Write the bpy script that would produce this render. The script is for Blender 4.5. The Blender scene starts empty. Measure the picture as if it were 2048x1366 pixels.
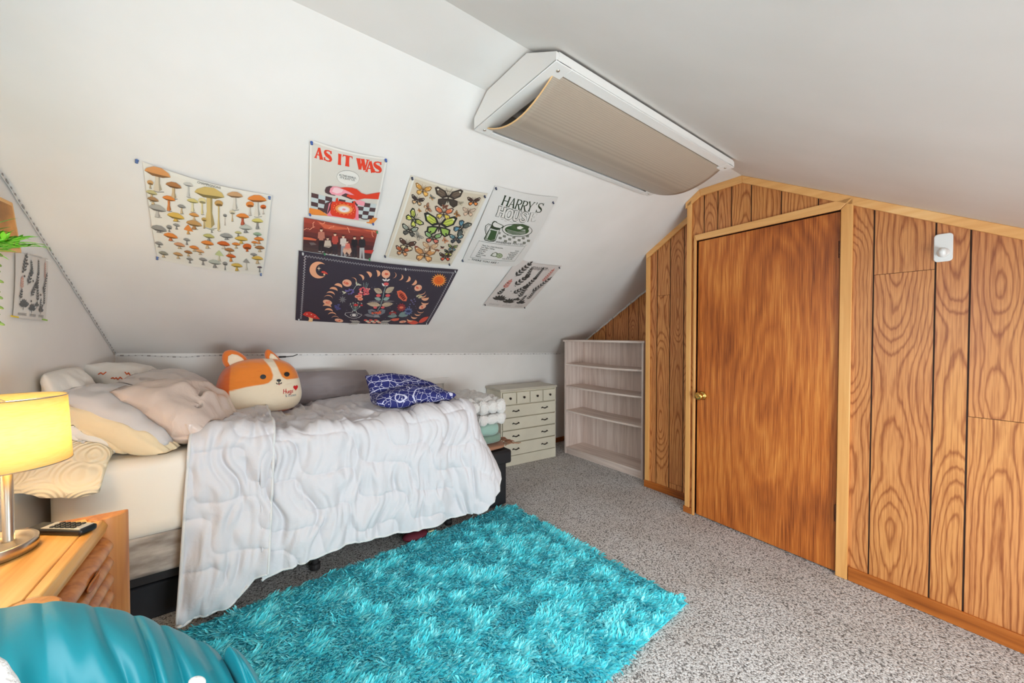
import bpy, math, random
import numpy as np
from mathutils import Matrix, Vector, Euler

scene = bpy.context.scene
C = scene.collection
R = math.radians

# ------------------------------------------------------------ camera, world, lights, exposure
CAM_Z, YAW, PITCH, FPX = 1.30, R(36.8), R(-1.07), 748.0
cd = bpy.data.cameras.new('camera'); cam = bpy.data.objects.new('camera', cd); C.objects.link(cam)
cd.sensor_width = 36.0; cd.lens = 36.0 * FPX / 2048.0; cd.clip_start = 0.02
cam.location = (0, 0, CAM_Z); cam.rotation_euler = (R(90) + PITCH, 0, -YAW)
scene.camera = cam

world = bpy.data.worlds.new('World'); scene.world = world; world.use_nodes = True
world.node_tree.nodes['Background'].inputs[0].default_value = (0.80, 0.88, 1.0, 1)
world.node_tree.nodes['Background'].inputs[1].default_value = 1.2

def area_light(name, loc, direction, sx, sy, power, color):
    l = bpy.data.lights.new(name, 'AREA'); l.shape = 'RECTANGLE'; l.size = sx; l.size_y = sy
    l.energy = power; l.color = color
    o = bpy.data.objects.new(name, l); C.objects.link(o); o.location = loc
    o.rotation_euler = Vector(direction).to_track_quat('-Z', 'Y').to_euler()
    return o
# daylight area lights at unseen windows added for light: gable, roof, low rear
area_light('added_gable_daylight', (-1.02, 0.80, 1.38), (1, 0.12, -0.75), 1.0, 0.95, 9.0, (0.86, 0.955, 1.0))
area_light('added_roof_daylight', (0.80, -0.44, 1.82), (0.08, 0.42, -0.90), 0.95, 0.60, 17, (0.86, 0.955, 1.0))
area_light('added_low_daylight', (0.90, -1.42, 0.62), (0.0, 1, 0.02), 1.7, 0.66, 58, (0.86, 0.955, 1.0))

vs = scene.view_settings
vs.view_transform = 'Standard'; vs.look = 'None'; vs.gamma = 1.0; vs.exposure = 0.70
vs.use_curve_mapping = False
scene.cycles.use_denoising = True
scene.cycles.max_bounces = 10; scene.cycles.diffuse_bounces = 6
scene.cycles.caustics_reflective = False; scene.cycles.caustics_refractive = False

# ------------------------------------------------------------ measuring helper: a pixel of the photo on a real plane
_fw = Vector((math.sin(YAW) * math.cos(PITCH), math.cos(YAW) * math.cos(PITCH), math.sin(PITCH)))
_rt = Vector((math.cos(YAW), -math.sin(YAW), 0)); _up = _rt.cross(_fw)
CAMP = Vector((0, 0, CAM_Z))
def ray(x, y): return _fw + _rt * ((x - 1024) / FPX) - _up * ((y - 683) / FPX)
def at(x, y, axis, v):
    r = ray(x, y); i = 'XYZ'.index(axis)
    return CAMP + r * ((v - CAMP[i]) / r[i])
def onplane(x, y, p, n):
    r = ray(x, y); return CAMP + r * ((Vector(p) - CAMP).dot(n) / r.dot(n))

# ------------------------------------------------------------ room measures (metres)
YB = 3.28                      # knee wall behind the bed
YC0, YC1, ZC = 1.05, 1.33, 2.318   # flat strip of the ceiling
def XL(y): return -0.574 - 0.055 * (YB - y)     # left gable wall
def XR(y): return 2.578 + 0.055 * y             # right gable wall
XS, XREC = 2.825, 3.345        # set-back part, recess behind the bookshelf
ML, MR = 0.5815, 0.638
def slope_m(x): return ML + (MR - ML) * (x + 0.574) / (XREC + 0.574)
def slope_z(x, y): return ZC - slope_m(x) * (y - YC1)
def knee_z(x): return slope_z(x, YB)
MRR = 0.55
YREAR = -1.25
def rslope_z(y): return ZC - MRR * (YC0 - y)
def on_slope(x, y):
    r = ray(x, y); t = 3.0
    f = lambda t: (CAMP + r * t).z - slope_z(r.x * t, r.y * t)
    lo, hi = 0.05, 8.0
    for _ in range(60):
        t = (lo + hi) / 2
        if f(t) < 0: lo = t
        else: hi = t
    return CAMP + r * t

# ------------------------------------------------------------ noise
def _h(ix, iy, iz, s):
    n = (ix.astype(np.int64) * 374761393 + iy.astype(np.int64) * 668265263 + iz.astype(np.int64) * 2147483647 + s * 974711) & 0xffffffff
    n = ((n ^ (n >> 13)) * 1274126177) & 0xffffffff
    n = ((n ^ (n >> 16)) * 2246822519) & 0xffffffff
    return ((n ^ (n >> 15)) & 0xffff) / 65535.0
def noise(x, y, z=0.0, s=0):
    x, y, z = np.broadcast_arrays(np.asarray(x, float), np.asarray(y, float), np.asarray(z, float))
    ix, iy, iz = np.floor(x), np.floor(y), np.floor(z)
    fx, fy, fz = x - ix, y - iy, z - iz
    fx, fy, fz = [f * f * (3 - 2 * f) for f in (fx, fy, fz)]
    r = 0
    for dx in (0, 1):
        for dy in (0, 1):
            for dz in (0, 1):
                w = (fx if dx else 1 - fx) * (fy if dy else 1 - fy) * (fz if dz else 1 - fz)
                r = r + w * _h(ix + dx, iy + dy, iz + dz, s)
    return r * 2 - 1
def fbm(x, y, z=0.0, s=0, o=3):
    r, a = 0, 1.0
    for k in range(o):
        r = r + a * noise(np.asarray(x) * 2 ** k, np.asarray(y) * 2 ** k, np.asarray(z) * 2 ** k, s + k); a *= 0.5
    return r
def sstep(a, b, x):
    t = np.clip((np.asarray(x, float) - a) / (b - a), 0, 1); return t * t * (3 - 2 * t)

# ------------------------------------------------------------ objects
def tag(o, label=None, cat=None, group=None, kind=None):
    if label: o['label'] = label
    if cat: o['category'] = cat
    if group: o['group'] = group
    if kind: o['kind'] = kind
    return o
def thing(name, label, cat, loc=(0, 0, 0), rotz=0.0, group=None):
    o = bpy.data.objects.new(name, None); C.objects.link(o); o.empty_display_size = 0.05
    o.location = loc; o.rotation_euler = (0, 0, rotz)
    return tag(o, label, cat, group)
def root_matrix(o):
    m = Matrix.Translation(o.location) @ o.rotation_euler.to_matrix().to_4x4()
    return (root_matrix(o.parent) @ m) if o.parent else m

class MB:
    def __init__(s): s.v, s.f, s.m, s.n, s.uv = [], [], [], 0, {}
    def add(s, vs, fs, mat=0):
        vs = np.asarray(vs, float).reshape(-1, 3); b = s.n
        s.v.append(vs); s.n += len(vs)
        for f in fs:
            s.f.append([b + i for i in f]); s.m.append(mat)
        return b
    def box(s, a, b, mat=0, M=None):
        x0, y0, z0 = a; x1, y1, z1 = b
        v = np.array([(x0, y0, z0), (x1, y0, z0), (x1, y1, z0), (x0, y1, z0), (x0, y0, z1), (x1, y0, z1), (x1, y1, z1), (x0, y1, z1)], float)
        if M is not None: v = np.array([M @ Vector(p) for p in v])
        return s.add(v, [(0, 3, 2, 1), (4, 5, 6, 7), (0, 1, 5, 4), (1, 2, 6, 5), (2, 3, 7, 6), (3, 0, 4, 7)], mat)
    def prism(s, poly, d, mat=0):
        p = np.asarray(poly, float); n = len(p); q = p + np.asarray(d, float)
        return s.add(np.vstack([p, q]), [list(range(n))[::-1], list(range(n, 2 * n))] + [(i, (i + 1) % n, n + (i + 1) % n, n + i) for i in range(n)], mat)
    def tube(s, pts, r, seg=10, mat=0, cap=True, closed=False):
        pts = [Vector(p) for p in pts]; n = len(pts); rr = r if hasattr(r, '__len__') else [r] * n
        vs = []; up = None
        for i, p in enumerate(pts):
            if closed: t = (pts[(i + 1) % n] - pts[i - 1]).normalized()
            else: t = (pts[min(i + 1, n - 1)] - pts[max(i - 1, 0)]).normalized()
            if up is None:
                up = Vector((0, 0, 1)) if abs(t.z) < 0.9 else Vector((1, 0, 0))
            a = t.cross(up)
            if a.length < 1e-6: a = t.orthogonal()
            a.normalize(); b = a.cross(t).normalized(); up = b
            for k in range(seg):
                w = 2 * math.pi * k / seg
                vs.append(p + (a * math.cos(w) + b * math.sin(w)) * rr[i])
        fs = []
        for i in range(n if closed else n - 1):
            for k in range(seg):
                j = (i + 1) % n
                fs.append((i * seg + k, i * seg + (k + 1) % seg, j * seg + (k + 1) % seg, j * seg + k))
        if cap and not closed:
            fs.append(list(range(seg))[::-1]); fs.append([(n - 1) * seg + k for k in range(seg)])
        return s.add(vs, fs, mat)
    def lathe(s, prof, c=(0, 0, 0), seg=32, mat=0, M=None, close=True):
        vs = []; n = len(prof)
        for (r, z) in prof:
            for k in range(seg):
                w = 2 * math.pi * k / seg; p = Vector((r * math.cos(w), r * math.sin(w), z))
                if M is not None: p = M @ p
                vs.append(p + Vector(c))
        fs = [(i * seg + k, i * seg + (k + 1) % seg, (i + 1) * seg + (k + 1) % seg, (i + 1) * seg + k) for i in range(n - 1) for k in range(seg)]
        if close:
            fs.append(list(range(seg))[::-1]); fs.append([(n - 1) * seg + k for k in range(seg)])
        return s.add(vs, fs, mat)
    def grid(s, V, mat=0, flip=False, closeu=False):
        V = np.asarray(V, float); a, b = V.shape[:2]
        fs = []
        for i in range(a if closeu else a - 1):
            i2 = (i + 1) % a
            for j in range(b - 1):
                q = (i * b + j, i2 * b + j, i2 * b + j + 1, i * b + j + 1)
                fs.append(q[::-1] if flip else q)
        return s.add(V.reshape(-1, 3), fs, mat)
    def sphere(s, c, r, seg=16, rings=10, mat=0, sc=(1, 1, 1), M=None):
        th = np.linspace(0, math.pi, rings + 1)[:, None]; ph = np.linspace(0, 2 * math.pi, seg, endpoint=False)[None, :]
        V = np.stack([np.sin(th) * np.cos(ph) * sc[0], np.sin(th) * np.sin(ph) * sc[1], np.cos(th) * np.ones_like(ph) * sc[2]], -1) * r
        if M is not None: V = V @ np.array(M.to_3x3()).T
        V = V + np.array(c); fs = []
        for i in range(rings):
            for k in range(seg):
                fs.append((i * seg + k, (i + 1) * seg + k, (i + 1) * seg + (k + 1) % seg, i * seg + (k + 1) % seg))
        return s.add(V.reshape(-1, 3), fs, mat)
    def build(s, name, mats, parent=None, smooth=False, bevel=0.0, world=False, origin=None, angle=40, weld=False, bseg=2):
        V = np.vstack(s.v)
        if world and parent is not None:
            Mi = np.array(root_matrix(parent).inverted()); V = V @ Mi[:3, :3].T + Mi[:3, 3]
        if parent is None and origin is None:
            origin = (V[:, 0].mean(), V[:, 1].mean(), V[:, 2].min())
        if parent is not None and origin is None: origin = (0, 0, 0)
        me = bpy.data.meshes.new(name)
        me.from_pydata((V - np.array(origin)).tolist(), [], s.f)
        mats = mats if isinstance(mats, (list, tuple)) else [mats]
        for m in mats: me.materials.append(m)
        me.polygons.foreach_set('material_index', np.array(s.m, dtype=np.int32))
        if smooth: me.polygons.foreach_set('use_smooth', np.ones(len(s.f), dtype=bool))
        me.update()
        o = bpy.data.objects.new(name, me); C.objects.link(o)
        o.location = origin
        if parent is not None: o.parent = parent
        if weld:
            w = o.modifiers.new('w', 'WELD'); w.merge_threshold = 0.0004
        if bevel:
            b = o.modifiers.new('b', 'BEVEL'); b.width = bevel; b.segments = bseg; b.limit_method = 'ANGLE'; b.angle_limit = R(angle)
            b.harden_normals = False
            me.polygons.foreach_set('use_smooth', np.ones(len(s.f), dtype=bool))
            try: me.set_sharp_from_angle(angle=R(60))
            except Exception: pass
        return o
def struct(o):
    o['kind'] = 'structure'; return o
def copy_tree(o, parent=None):
    c = o.copy(); C.objects.link(c)
    if parent is not None: c.parent = parent
    for ch in o.children: copy_tree(ch, c)
    return c

# ------------------------------------------------------------ materials
def lin(c):
    return tuple(((v / 255.0) / 12.92 if v / 255.0 <= 0.04045 else (((v / 255.0) + 0.055) / 1.055) ** 2.4) for v in c)
def rgba(c): return (*lin(c), 1.0)
class NT:
    def __init__(s, name):
        s.mat = bpy.data.materials.new(name); s.mat.use_nodes = True; s.t = s.mat.node_tree
        s.b = s.t.nodes['Principled BSDF']; s.out = s.t.nodes['Material Output']
    def n(s, typ, ins=None, **kw):
        nd = s.t.nodes.new(typ)
        for k, v in kw.items(): setattr(nd, k, v)
        for k, v in (ins or {}).items():
            if hasattr(v, 'links') or isinstance(v, bpy.types.NodeSocket): s.t.links.new(v, nd.inputs[k])
            else: nd.inputs[k].default_value = v
        return nd
    def link(s, a, b): s.t.links.new(a, b)
    def math(s, op, a, b=0.0, c=0.0):
        nd = s.t.nodes.new('ShaderNodeMath'); nd.operation = op
        for i, v in enumerate((a, b, c)):
            if isinstance(v, bpy.types.NodeSocket): s.t.links.new(v, nd.inputs[i])
            else: nd.inputs[i].default_value = v
        return nd.outputs[0]
    def ramp(s, fac, stops, interp='LINEAR'):
        nd = s.t.nodes.new('ShaderNodeValToRGB'); nd.color_ramp.interpolation = interp
        el = nd.color_ramp.elements
        while len(el) < len(stops): el.new(0.5)
        for e, (p, c) in zip(el, stops): e.position = p; e.color = c if len(c) == 4 else rgba(c)
        s.link(fac, nd.inputs[0]); return nd.outputs[0]
    def mix(s, f, a, b, mode='MIX'):
        nd = s.t.nodes.new('ShaderNodeMix'); nd.data_type = 'RGBA'; nd.blend_type = mode
        for i, v in ((0, f), (6, a), (7, b)):
            if isinstance(v, bpy.types.NodeSocket): s.t.links.new(v, nd.inputs[i])
            else: nd.inputs[i].default_value = v
        return nd.outputs[2]
    def bump(s, h, strength=0.3, dist=0.002):
        nd = s.n('ShaderNodeBump', {'Height': h, 'Strength': strength, 'Distance': dist}); s.link(nd.outputs[0], s.b.inputs['Normal'])
    def coords(s, scale=(1, 1, 1), kind='Object', offset=None):
        tc = s.n('ShaderNodeTexCoord'); mp = s.n('ShaderNodeMapping', {'Vector': tc.outputs[kind], 'Scale': scale})
        return mp.outputs[0]
def plain(name, col, rough=0.6, metal=0.0, spec=0.5, sheen=0.0, bumpscale=0, bumpstr=0.2, bumpdist=0.002, vary=0.0, **kw):
    t = NT(name); b = t.b
    b.inputs['Base Color'].default_value = rgba(col); b.inputs['Roughness'].default_value = rough
    b.inputs['Metallic'].default_value = metal; b.inputs['Specular IOR Level'].default_value = spec
    if sheen: b.inputs['Sheen Weight'].default_value = sheen
    if bumpscale or vary:
        nz = t.n('ShaderNodeTexNoise', {'Vector': t.coords(), 'Scale': bumpscale or 6.0, 'Detail': 4.0})
        if bumpscale: t.bump(nz.outputs[0], bumpstr, bumpdist)
        if vary:
            nv = t.n('ShaderNodeTexNoise', {'Vector': t.coords(), 'Scale': 5.0, 'Detail': 5.0})
            lo = tuple(max(0, c * (1 - vary)) for c in col); hi = tuple(min(255, c * (1 + vary)) for c in col)
            t.link(t.ramp(nv.outputs[0], [(0.3, lo), (0.7, hi)]), b.inputs['Base Color'])
    for k, v in kw.items(): b.inputs[k].default_value = v
    return t.mat
def wood(name, dark, mid, light, axis='Z', scale=1.0, rough=0.45, ring=7.0, coat=0.0, stretch=12.0):
    t = NT(name)
    sc = {'X': (0.6, stretch * 0.5, stretch * 0.5), 'Y': (stretch * 0.5, 0.6, stretch * 0.5), 'Z': (stretch * 0.5, stretch * 0.5, 0.6)}[axis]
    co = t.coords(tuple(s * scale for s in sc))
    n1 = t.n('ShaderNodeTexNoise', {'Vector': co, 'Scale': 1.0, 'Detail': 3.0, 'Distortion': 0.4})
    rg = t.math('FRACT', t.math('MULTIPLY', n1.outputs[0], ring))
    rg = t.math('ABSOLUTE', t.math('SUBTRACT', rg, 0.5))
    fine = t.n('ShaderNodeTexNoise', {'Vector': t.coords(tuple(s * scale * (14 if s > 1 else 5) for s in sc)), 'Scale': 1.0, 'Detail': 2.0})
    f = t.math('ADD', t.math('MULTIPLY', rg, 0.9), t.math('MULTIPLY', fine.outputs[0], 0.6))
    t.link(t.ramp(f, [(0.22, dark), (0.5, mid), (0.8, light)]), t.b.inputs['Base Color'])
    t.b.inputs['Roughness'].default_value = rough
    if coat: t.b.inputs['Coat Weight'].default_value = coat; t.b.inputs['Coat Roughness'].default_value = 0.2
    t.bump(f, 0.15, 0.001)
    return t.mat

M = {}
def build_materials():
    # wall paint: slightly uneven white
    t = NT('white_paint'); nz = t.n('ShaderNodeTexNoise', {'Vector': t.coords(), 'Scale': 3.0, 'Detail': 5.0})
    t.link(t.ramp(nz.outputs[0], [(0.3, (226, 222, 217)), (0.7, (233, 229, 225))]), t.b.inputs['Base Color'])
    n2 = t.n('ShaderNodeTexNoise', {'Vector': t.coords(), 'Scale': 60.0, 'Detail': 3.0}); t.bump(n2.outputs[0], 0.05, 0.002)
    t.b.inputs['Roughness'].default_value = 0.55; M['paint'] = t.mat
    # carpet
    t = NT('grey_carpet'); co = t.coords()
    v = t.n('ShaderNodeTexVoronoi', {'Vector': co, 'Scale': 120.0}, feature='F1')
    n1 = t.n('ShaderNodeTexNoise', {'Vector': co, 'Scale': 150.0, 'Detail': 3.0, 'Distortion': 1.0})
    n2 = t.n('ShaderNodeTexNoise', {'Vector': co, 'Scale': 3.5, 'Detail': 4.0})
    f = t.math('ADD', t.math('MULTIPLY', n1.outputs[0], 1.1), t.math('MULTIPLY', v.outputs['Distance'], -0.5))
    c1 = t.ramp(f, [(0.10, (108, 104, 101)), (0.26, (196, 192, 189)), (0.50, (230, 228, 226))])
    c2 = t.ramp(n2.outputs[0], [(0.35, (232, 226, 220)), (0.65, (255, 255, 255))])
    t.link(t.mix(0.55, c1, c2, 'MULTIPLY'), t.b.inputs['Base Color']); t.b.inputs['Roughness'].default_value = 0.95
    t.b.inputs['Specular IOR Level'].default_value = 0.1; t.bump(f, 0.9, 0.006); M['carpet'] = t.mat
    # pine-look paneling: contour-line grain, one seed per plank (face attribute)
    t = NT('wood_paneling'); uv = t.n('ShaderNodeUVMap'); pid = t.n('ShaderNodeAttribute', attribute_name='plank').outputs['Fac']
    sep = t.n('ShaderNodeSeparateXYZ', {0: uv.outputs[0]}); X_, Z_ = sep.outputs[0], sep.outputs[1]
    rnd = t.math('FRACT', t.math('MULTIPLY', pid, 0.377))
    def nz(sx, sz, k, detail=1.5, dist=0.0):
        v = t.n('ShaderNodeCombineXYZ', {'X': t.math('MULTIPLY', X_, sx), 'Y': t.math('ADD', t.math('MULTIPLY', Z_, sz), t.math('MULTIPLY', pid, 7.13 + k)), 'Z': t.math('MULTIPLY', pid, 1.37 + k)})
        return t.math('SUBTRACT', t.n('ShaderNodeTexNoise', {'Vector': v.outputs[0], 'Scale': 1.0, 'Detail': detail, 'Distortion': dist}).outputs[0], 0.5)
    hz = t.math('ADD', t.math('MULTIPLY', nz(0.0, 1.05, .1, 1.6), 0.46), t.math('MULTIPLY', t.math('SUBTRACT', rnd, 0.5), 0.16))
    hz = t.math('ADD', hz, t.math('MULTIPLY', nz(7.0, 3.0, .5), 0.022))
    xo = t.math('ADD', t.math('ADD', X_, t.math('MULTIPLY', t.math('SUBTRACT', t.math('FRACT', t.math('MULTIPLY', pid, 0.731)), 0.5), 0.06)), t.math('MULTIPLY', nz(4.0, 1.7, .9, 2.0), 0.05))
    rr = t.math('SQRT', t.math('ADD', t.math('MULTIPLY', xo, xo), t.math('MULTIPLY', hz, hz)))
    ln = t.math('FRACT', t.math('ADD', t.math('MULTIPLY', rr, 66.0), t.math('MULTIPLY', nz(80.0, 9.0, 1.3, 2.0), 0.55)))
    fine = t.math('ADD', nz(190.0, 6.0, 1.7, 2.0), 0.5)
    base = t.ramp(ln, [(0.0, (166, 108, 62)), (0.08, (172, 114, 66)), (0.22, (208, 154, 98)), (0.74, (214, 162, 106)), (0.92, (192, 136, 84)), (1.0, (166, 108, 62))])
    wide = t.ramp(t.math('ADD', nz(3.0, .8, 2.3), 0.5), [(0.3, (255, 232, 196)), (0.7, (240, 206, 184))])
    c = t.mix(0.8, base, wide, 'MULTIPLY')
    c = t.mix(0.45, c, t.ramp(fine, [(0.36, (176, 126, 92)), (0.58, (255, 255, 255))]), 'MULTIPLY')
    t.link(c, t.b.inputs['Base Color']); t.b.inputs['Roughness'].default_value = 0.38
    t.bump(ln, 0.05, 0.001); M['panel'] = t.mat
    M['groove'] = plain('dark_groove', (58, 30, 16), 0.7)
    # mahogany door
    t = NT('mahogany_door'); sep = t.n('ShaderNodeSeparateXYZ', {0: t.coords()}); Y_, Z_ = sep.outputs[1], sep.outputs[2]
    def nz2(sy, sz, k, detail=2.0):
        v = t.n('ShaderNodeCombineXYZ', {'X': t.math('MULTIPLY', Y_, sy), 'Y': t.math('MULTIPLY', Z_, sz), 'Z': k})
        return t.math('SUBTRACT', t.n('ShaderNodeTexNoise', {'Vector': v.outputs[0], 'Scale': 1.0, 'Detail': detail}).outputs[0], 0.5)
    yo = t.math('ADD', t.math('SUBTRACT', Y_, 0.34), t.math('MULTIPLY', nz2(2.2, .9, 1.0), 0.22))
    hz = t.math('ADD', t.math('MULTIPLY', t.math('SUBTRACT', Z_, 0.95), 0.16), t.math('MULTIPLY', nz2(1.0, 1.6, 2.0), 0.16))
    rr = t.math('SQRT', t.math('ADD', t.math('MULTIPLY', yo, yo), t.math('MULTIPLY', hz, hz)))
    ln = t.math('ABSOLUTE', t.math('SUBTRACT', t.math('FRACT', t.math('ADD', t.math('MULTIPLY', rr, 20.0), t.math('MULTIPLY', nz2(55, 4, 3.0), 0.9))), 0.5))
    fine = t.math('ADD', nz2(210, 4.5, 4.0, 4.0), 0.5); blot = t.math('ADD', nz2(3.0, 1.3, 5.0), 0.5)
    f = t.math('ADD', t.math('ADD', t.math('MULTIPLY', ln, 0.20), t.math('MULTIPLY', fine, 0.50)), t.math('MULTIPLY', blot, 0.42))
    t.link(t.ramp(f, [(0.34, (124, 58, 18)), (0.52, (186, 102, 40)), (0.72, (228, 152, 72))]), t.b.inputs['Base Color'])
    t.b.inputs['Roughness'].default_value = 0.36; t.bump(fine, 0.05, 0.001); M['door'] = t.mat
    M['pine'] = wood('pine_trim', (222, 162, 96), (232, 176, 110), (240, 192, 130), 'Y', 1.0, 0.4, 3.0)
    M['pinez'] = wood('pine_trim_upright', (214, 152, 84), (226, 168, 100), (236, 184, 118), 'Z', 1.0, 0.4, 3.0)
    M['baseb'] = wood('stained_baseboard', (112, 54, 14), (160, 86, 26), (182, 104, 40), 'Y', 1.0, 0.4, 4.0)
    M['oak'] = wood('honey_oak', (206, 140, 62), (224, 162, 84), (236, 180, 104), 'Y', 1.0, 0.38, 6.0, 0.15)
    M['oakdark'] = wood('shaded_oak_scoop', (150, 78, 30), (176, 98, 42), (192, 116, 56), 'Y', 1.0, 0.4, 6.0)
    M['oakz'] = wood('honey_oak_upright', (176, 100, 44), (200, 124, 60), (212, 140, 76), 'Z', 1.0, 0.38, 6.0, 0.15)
    M['shelf'] = wood('whitewashed_oak', (196, 176, 165), (216, 197, 186), (226, 211, 201), 'Z', 1.4, 0.5, 3.0, 0.0, 26)
    M['shelfy'] = wood('whitewashed_oak_boards', (198, 179, 168), (218, 200, 189), (228, 213, 203), 'Y', 1.4, 0.5, 3.0, 0.0, 26)
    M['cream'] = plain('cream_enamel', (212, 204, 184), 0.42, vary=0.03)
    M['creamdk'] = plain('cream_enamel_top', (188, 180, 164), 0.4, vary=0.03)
    M['bronze'] = plain('dark_bronze', (44, 34, 28), 0.4, 0.6)
    M['brass'] = plain('brass', (206, 160, 84), 0.2, 1.0)
    M['steel'] = plain('brushed_nickel', (206, 196, 182), 0.28, 1.0)
    M['hinge'] = plain('bronze_hinge', (96, 62, 46), 0.35, 0.8)
    M['whiteplastic'] = plain('white_plastic', (228, 228, 226), 0.35)
    M['whitemetal'] = plain('white_enamelled_metal', (232, 230, 226), 0.35)
    M['blackleather'] = plain('black_leatherette', (24, 25, 29), 0.45, bumpscale=220, bumpstr=0.15, bumpdist=0.001)
    M['blackpl'] = plain('black_plastic', (22, 22, 24), 0.35)
    M['darkgrey'] = plain('dark_grey_metal', (40, 38, 38), 0.5)
    t = NT('grey_velour'); nz = t.n('ShaderNodeTexNoise', {'Vector': t.coords((1, 1, 3)), 'Scale': 9.0, 'Detail': 6.0})
    t.link(t.ramp(nz.outputs[0], [(0.32, (138, 126, 116)), (0.55, (176, 165, 155)), (0.72, (198, 188, 178))]), t.b.inputs['Base Color'])
    t.b.inputs['Roughness'].default_value = 0.8; M['boxspring'] = t.mat
    M['sheet'] = plain('cream_sheet', (236, 226, 212), 0.75, bumpscale=14, bumpstr=0.15, bumpdist=0.008)
    def cloth(name, col, rough=0.75, weave=260.0, crease=9.0, cs=0.35, cd_=0.012, sheen=0.1, spec=0.3):
        t = NT(name); co = t.coords()
        n1 = t.n('ShaderNodeTexNoise', {'Vector': co, 'Scale': crease, 'Detail': 4.0, 'Distortion': 0.8})
        n2 = t.n('ShaderNodeTexNoise', {'Vector': co, 'Scale': weave, 'Detail': 2.0})
        rid = t.math('ABSOLUTE', t.math('SUBTRACT', n1.outputs[0], 0.5))
        h = t.math('ADD', t.math('MULTIPLY', rid, -1.2), t.math('MULTIPLY', n2.outputs[0], 0.02))
        t.bump(h, cs, cd_); t.b.inputs['Base Color'].default_value = rgba(col); t.b.inputs['Roughness'].default_value = rough
        t.b.inputs['Sheen Weight'].default_value = sheen; t.b.inputs['Specular IOR Level'].default_value = spec
        return t.mat
    M['cloth'] = cloth
    M['quilt'] = cloth('white_quilt', (208, 204, 206), 0.7, 300, 13.0, 0.42, 0.010)
    M['quiltedge'] = cloth('white_quilt_hem', (214, 211, 208), 0.75, 300, 16.0, 0.2, 0.006)
    M['p_white'] = cloth('white_cotton', (226, 220, 212), 0.75)
    M['p_cream'] = cloth('cream_cotton', (228, 208, 172), 0.75)
    M['p_greywhite'] = cloth('pale_grey_cotton', (200, 194, 192), 0.7)
    M['p_satin'] = cloth('champagne_satin', (206, 186, 174), 0.27, 200, 5.0, 0.5, 0.022, 0.0, 0.6)
    M['p_satin2'] = cloth('pale_satin', (216, 206, 200), 0.36, 200, 6.0, 0.35, 0.014, 0.0, 0.5)
    M['p_grey'] = cloth('grey_cotton', (146, 136, 136), 0.8, 260, 4.5, 0.4, 0.014)
    M['teal'] = cloth('teal_satin', (0, 132, 146), 0.38, 200, 3.0, 0.15, 0.01, 0.05, 0.5)
    M['orange'] = plain('orange_plush', (226, 116, 34), 0.9, sheen=0.5, bumpscale=160, bumpstr=0.3)
    M['plushcream'] = plain('cream_plush', (232, 216, 190), 0.9, sheen=0.4, bumpscale=160, bumpstr=0.3)
    M['brownplush'] = plain('dark_brown_felt', (62, 34, 24), 0.8)
    M['black'] = plain('black_thread', (28, 24, 24), 0.6)
    M['red'] = plain('red_thread', (206, 26, 30), 0.6)
    M['orangethread'] = plain('orange_thread', (216, 98, 48), 0.7)
    M['greythread'] = plain('grey_thread', (150, 160, 164), 0.7)
    M['fluff'] = plain('white_fleece', (222, 217, 212), 0.95, sheen=0.6, bumpscale=180, bumpstr=0.9, bumpdist=0.006)
    M['mint'] = cloth('sage_fleece', (146, 176, 164), 0.85, 200, 6.0, 0.4, 0.012, 0.4)
    M['sage'] = cloth('dark_sage_fleece', (120, 142, 126), 0.85, 200, 6.0, 0.4, 0.012, 0.4)
    M['tan'] = cloth('brown_woven', (156, 110, 84), 0.9, 200, 12.0, 0.4, 0.01)
    M['pile'] = None
    t = NT('turquoise_pile'); oi = t.n('ShaderNodeAttribute', attribute_name='tuft')
    t.link(t.ramp(oi.outputs['Fac'], [(0.0, (40, 198, 214)), (0.5, (92, 228, 238)), (1.0, (160, 244, 248))]), t.b.inputs['Base Color'])
    t.b.inputs['Roughness'].default_value = 0.75; t.b.inputs['Sheen Weight'].default_value = 0.15; M['pile'] = t.mat
    M['rugback'] = plain('rug_backing', (60, 190, 204), 0.9)
    M['leaf'] = plain('green_leaf', (104, 184, 34), 0.4, vary=0.25)
    M['leafdk'] = plain('succulent_leaf', (128, 152, 70), 0.45, vary=0.25)
    M['pot'] = plain('grey_pot', (120, 116, 112), 0.6)
    M['cord'] = plain('white_cord', (210, 205, 198), 0.5)
    M['ledstrip'] = plain('silver_tape', (212, 208, 204), 0.4)
    M['leddot'] = plain('led_chip', (150, 143, 138), 0.35)
    # constellation print
    t = NT('navy_constellation_print'); co = t.coords()
    v = t.n('ShaderNodeTexVoronoi', {'Vector': co, 'Scale': 24.0}, feature='DISTANCE_TO_EDGE')
    v2 = t.n('ShaderNodeTexVoronoi', {'Vector': co, 'Scale': 34.0}, feature='F1')
    wv = t.n('ShaderNodeTexWave', {'Vector': co, 'Scale': 5.0, 'Distortion': 6.0, 'Detail': 1.0, 'Detail Scale': 1.2}, wave_type='RINGS')
    l1 = t.math('LESS_THAN', v.outputs['Distance'], 0.022); l2 = t.math('LESS_THAN', v2.outputs['Distance'], 0.16)
    l3 = t.math('GREATER_THAN', wv.outputs['Fac'], 0.988)
    f = t.math('MAXIMUM', t.math('MAXIMUM', l1, l2), l3)
    t.link(t.mix(f, rgba((30, 36, 108)), rgba((206, 206, 226))), t.b.inputs['Base Color']); t.b.inputs['Roughness'].default_value = 0.75; M['navy'] = t.mat
    # embossed rose quilting
    t = NT('cream_rosette_quilting'); co = t.coords()
    v = t.n('ShaderNodeTexVoronoi', {'Vector': co, 'Scale': 8.0}, feature='F1')
    s_ = t.math('SINE', t.math('MULTIPLY', v.outputs['Distance'], 62.0))
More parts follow.
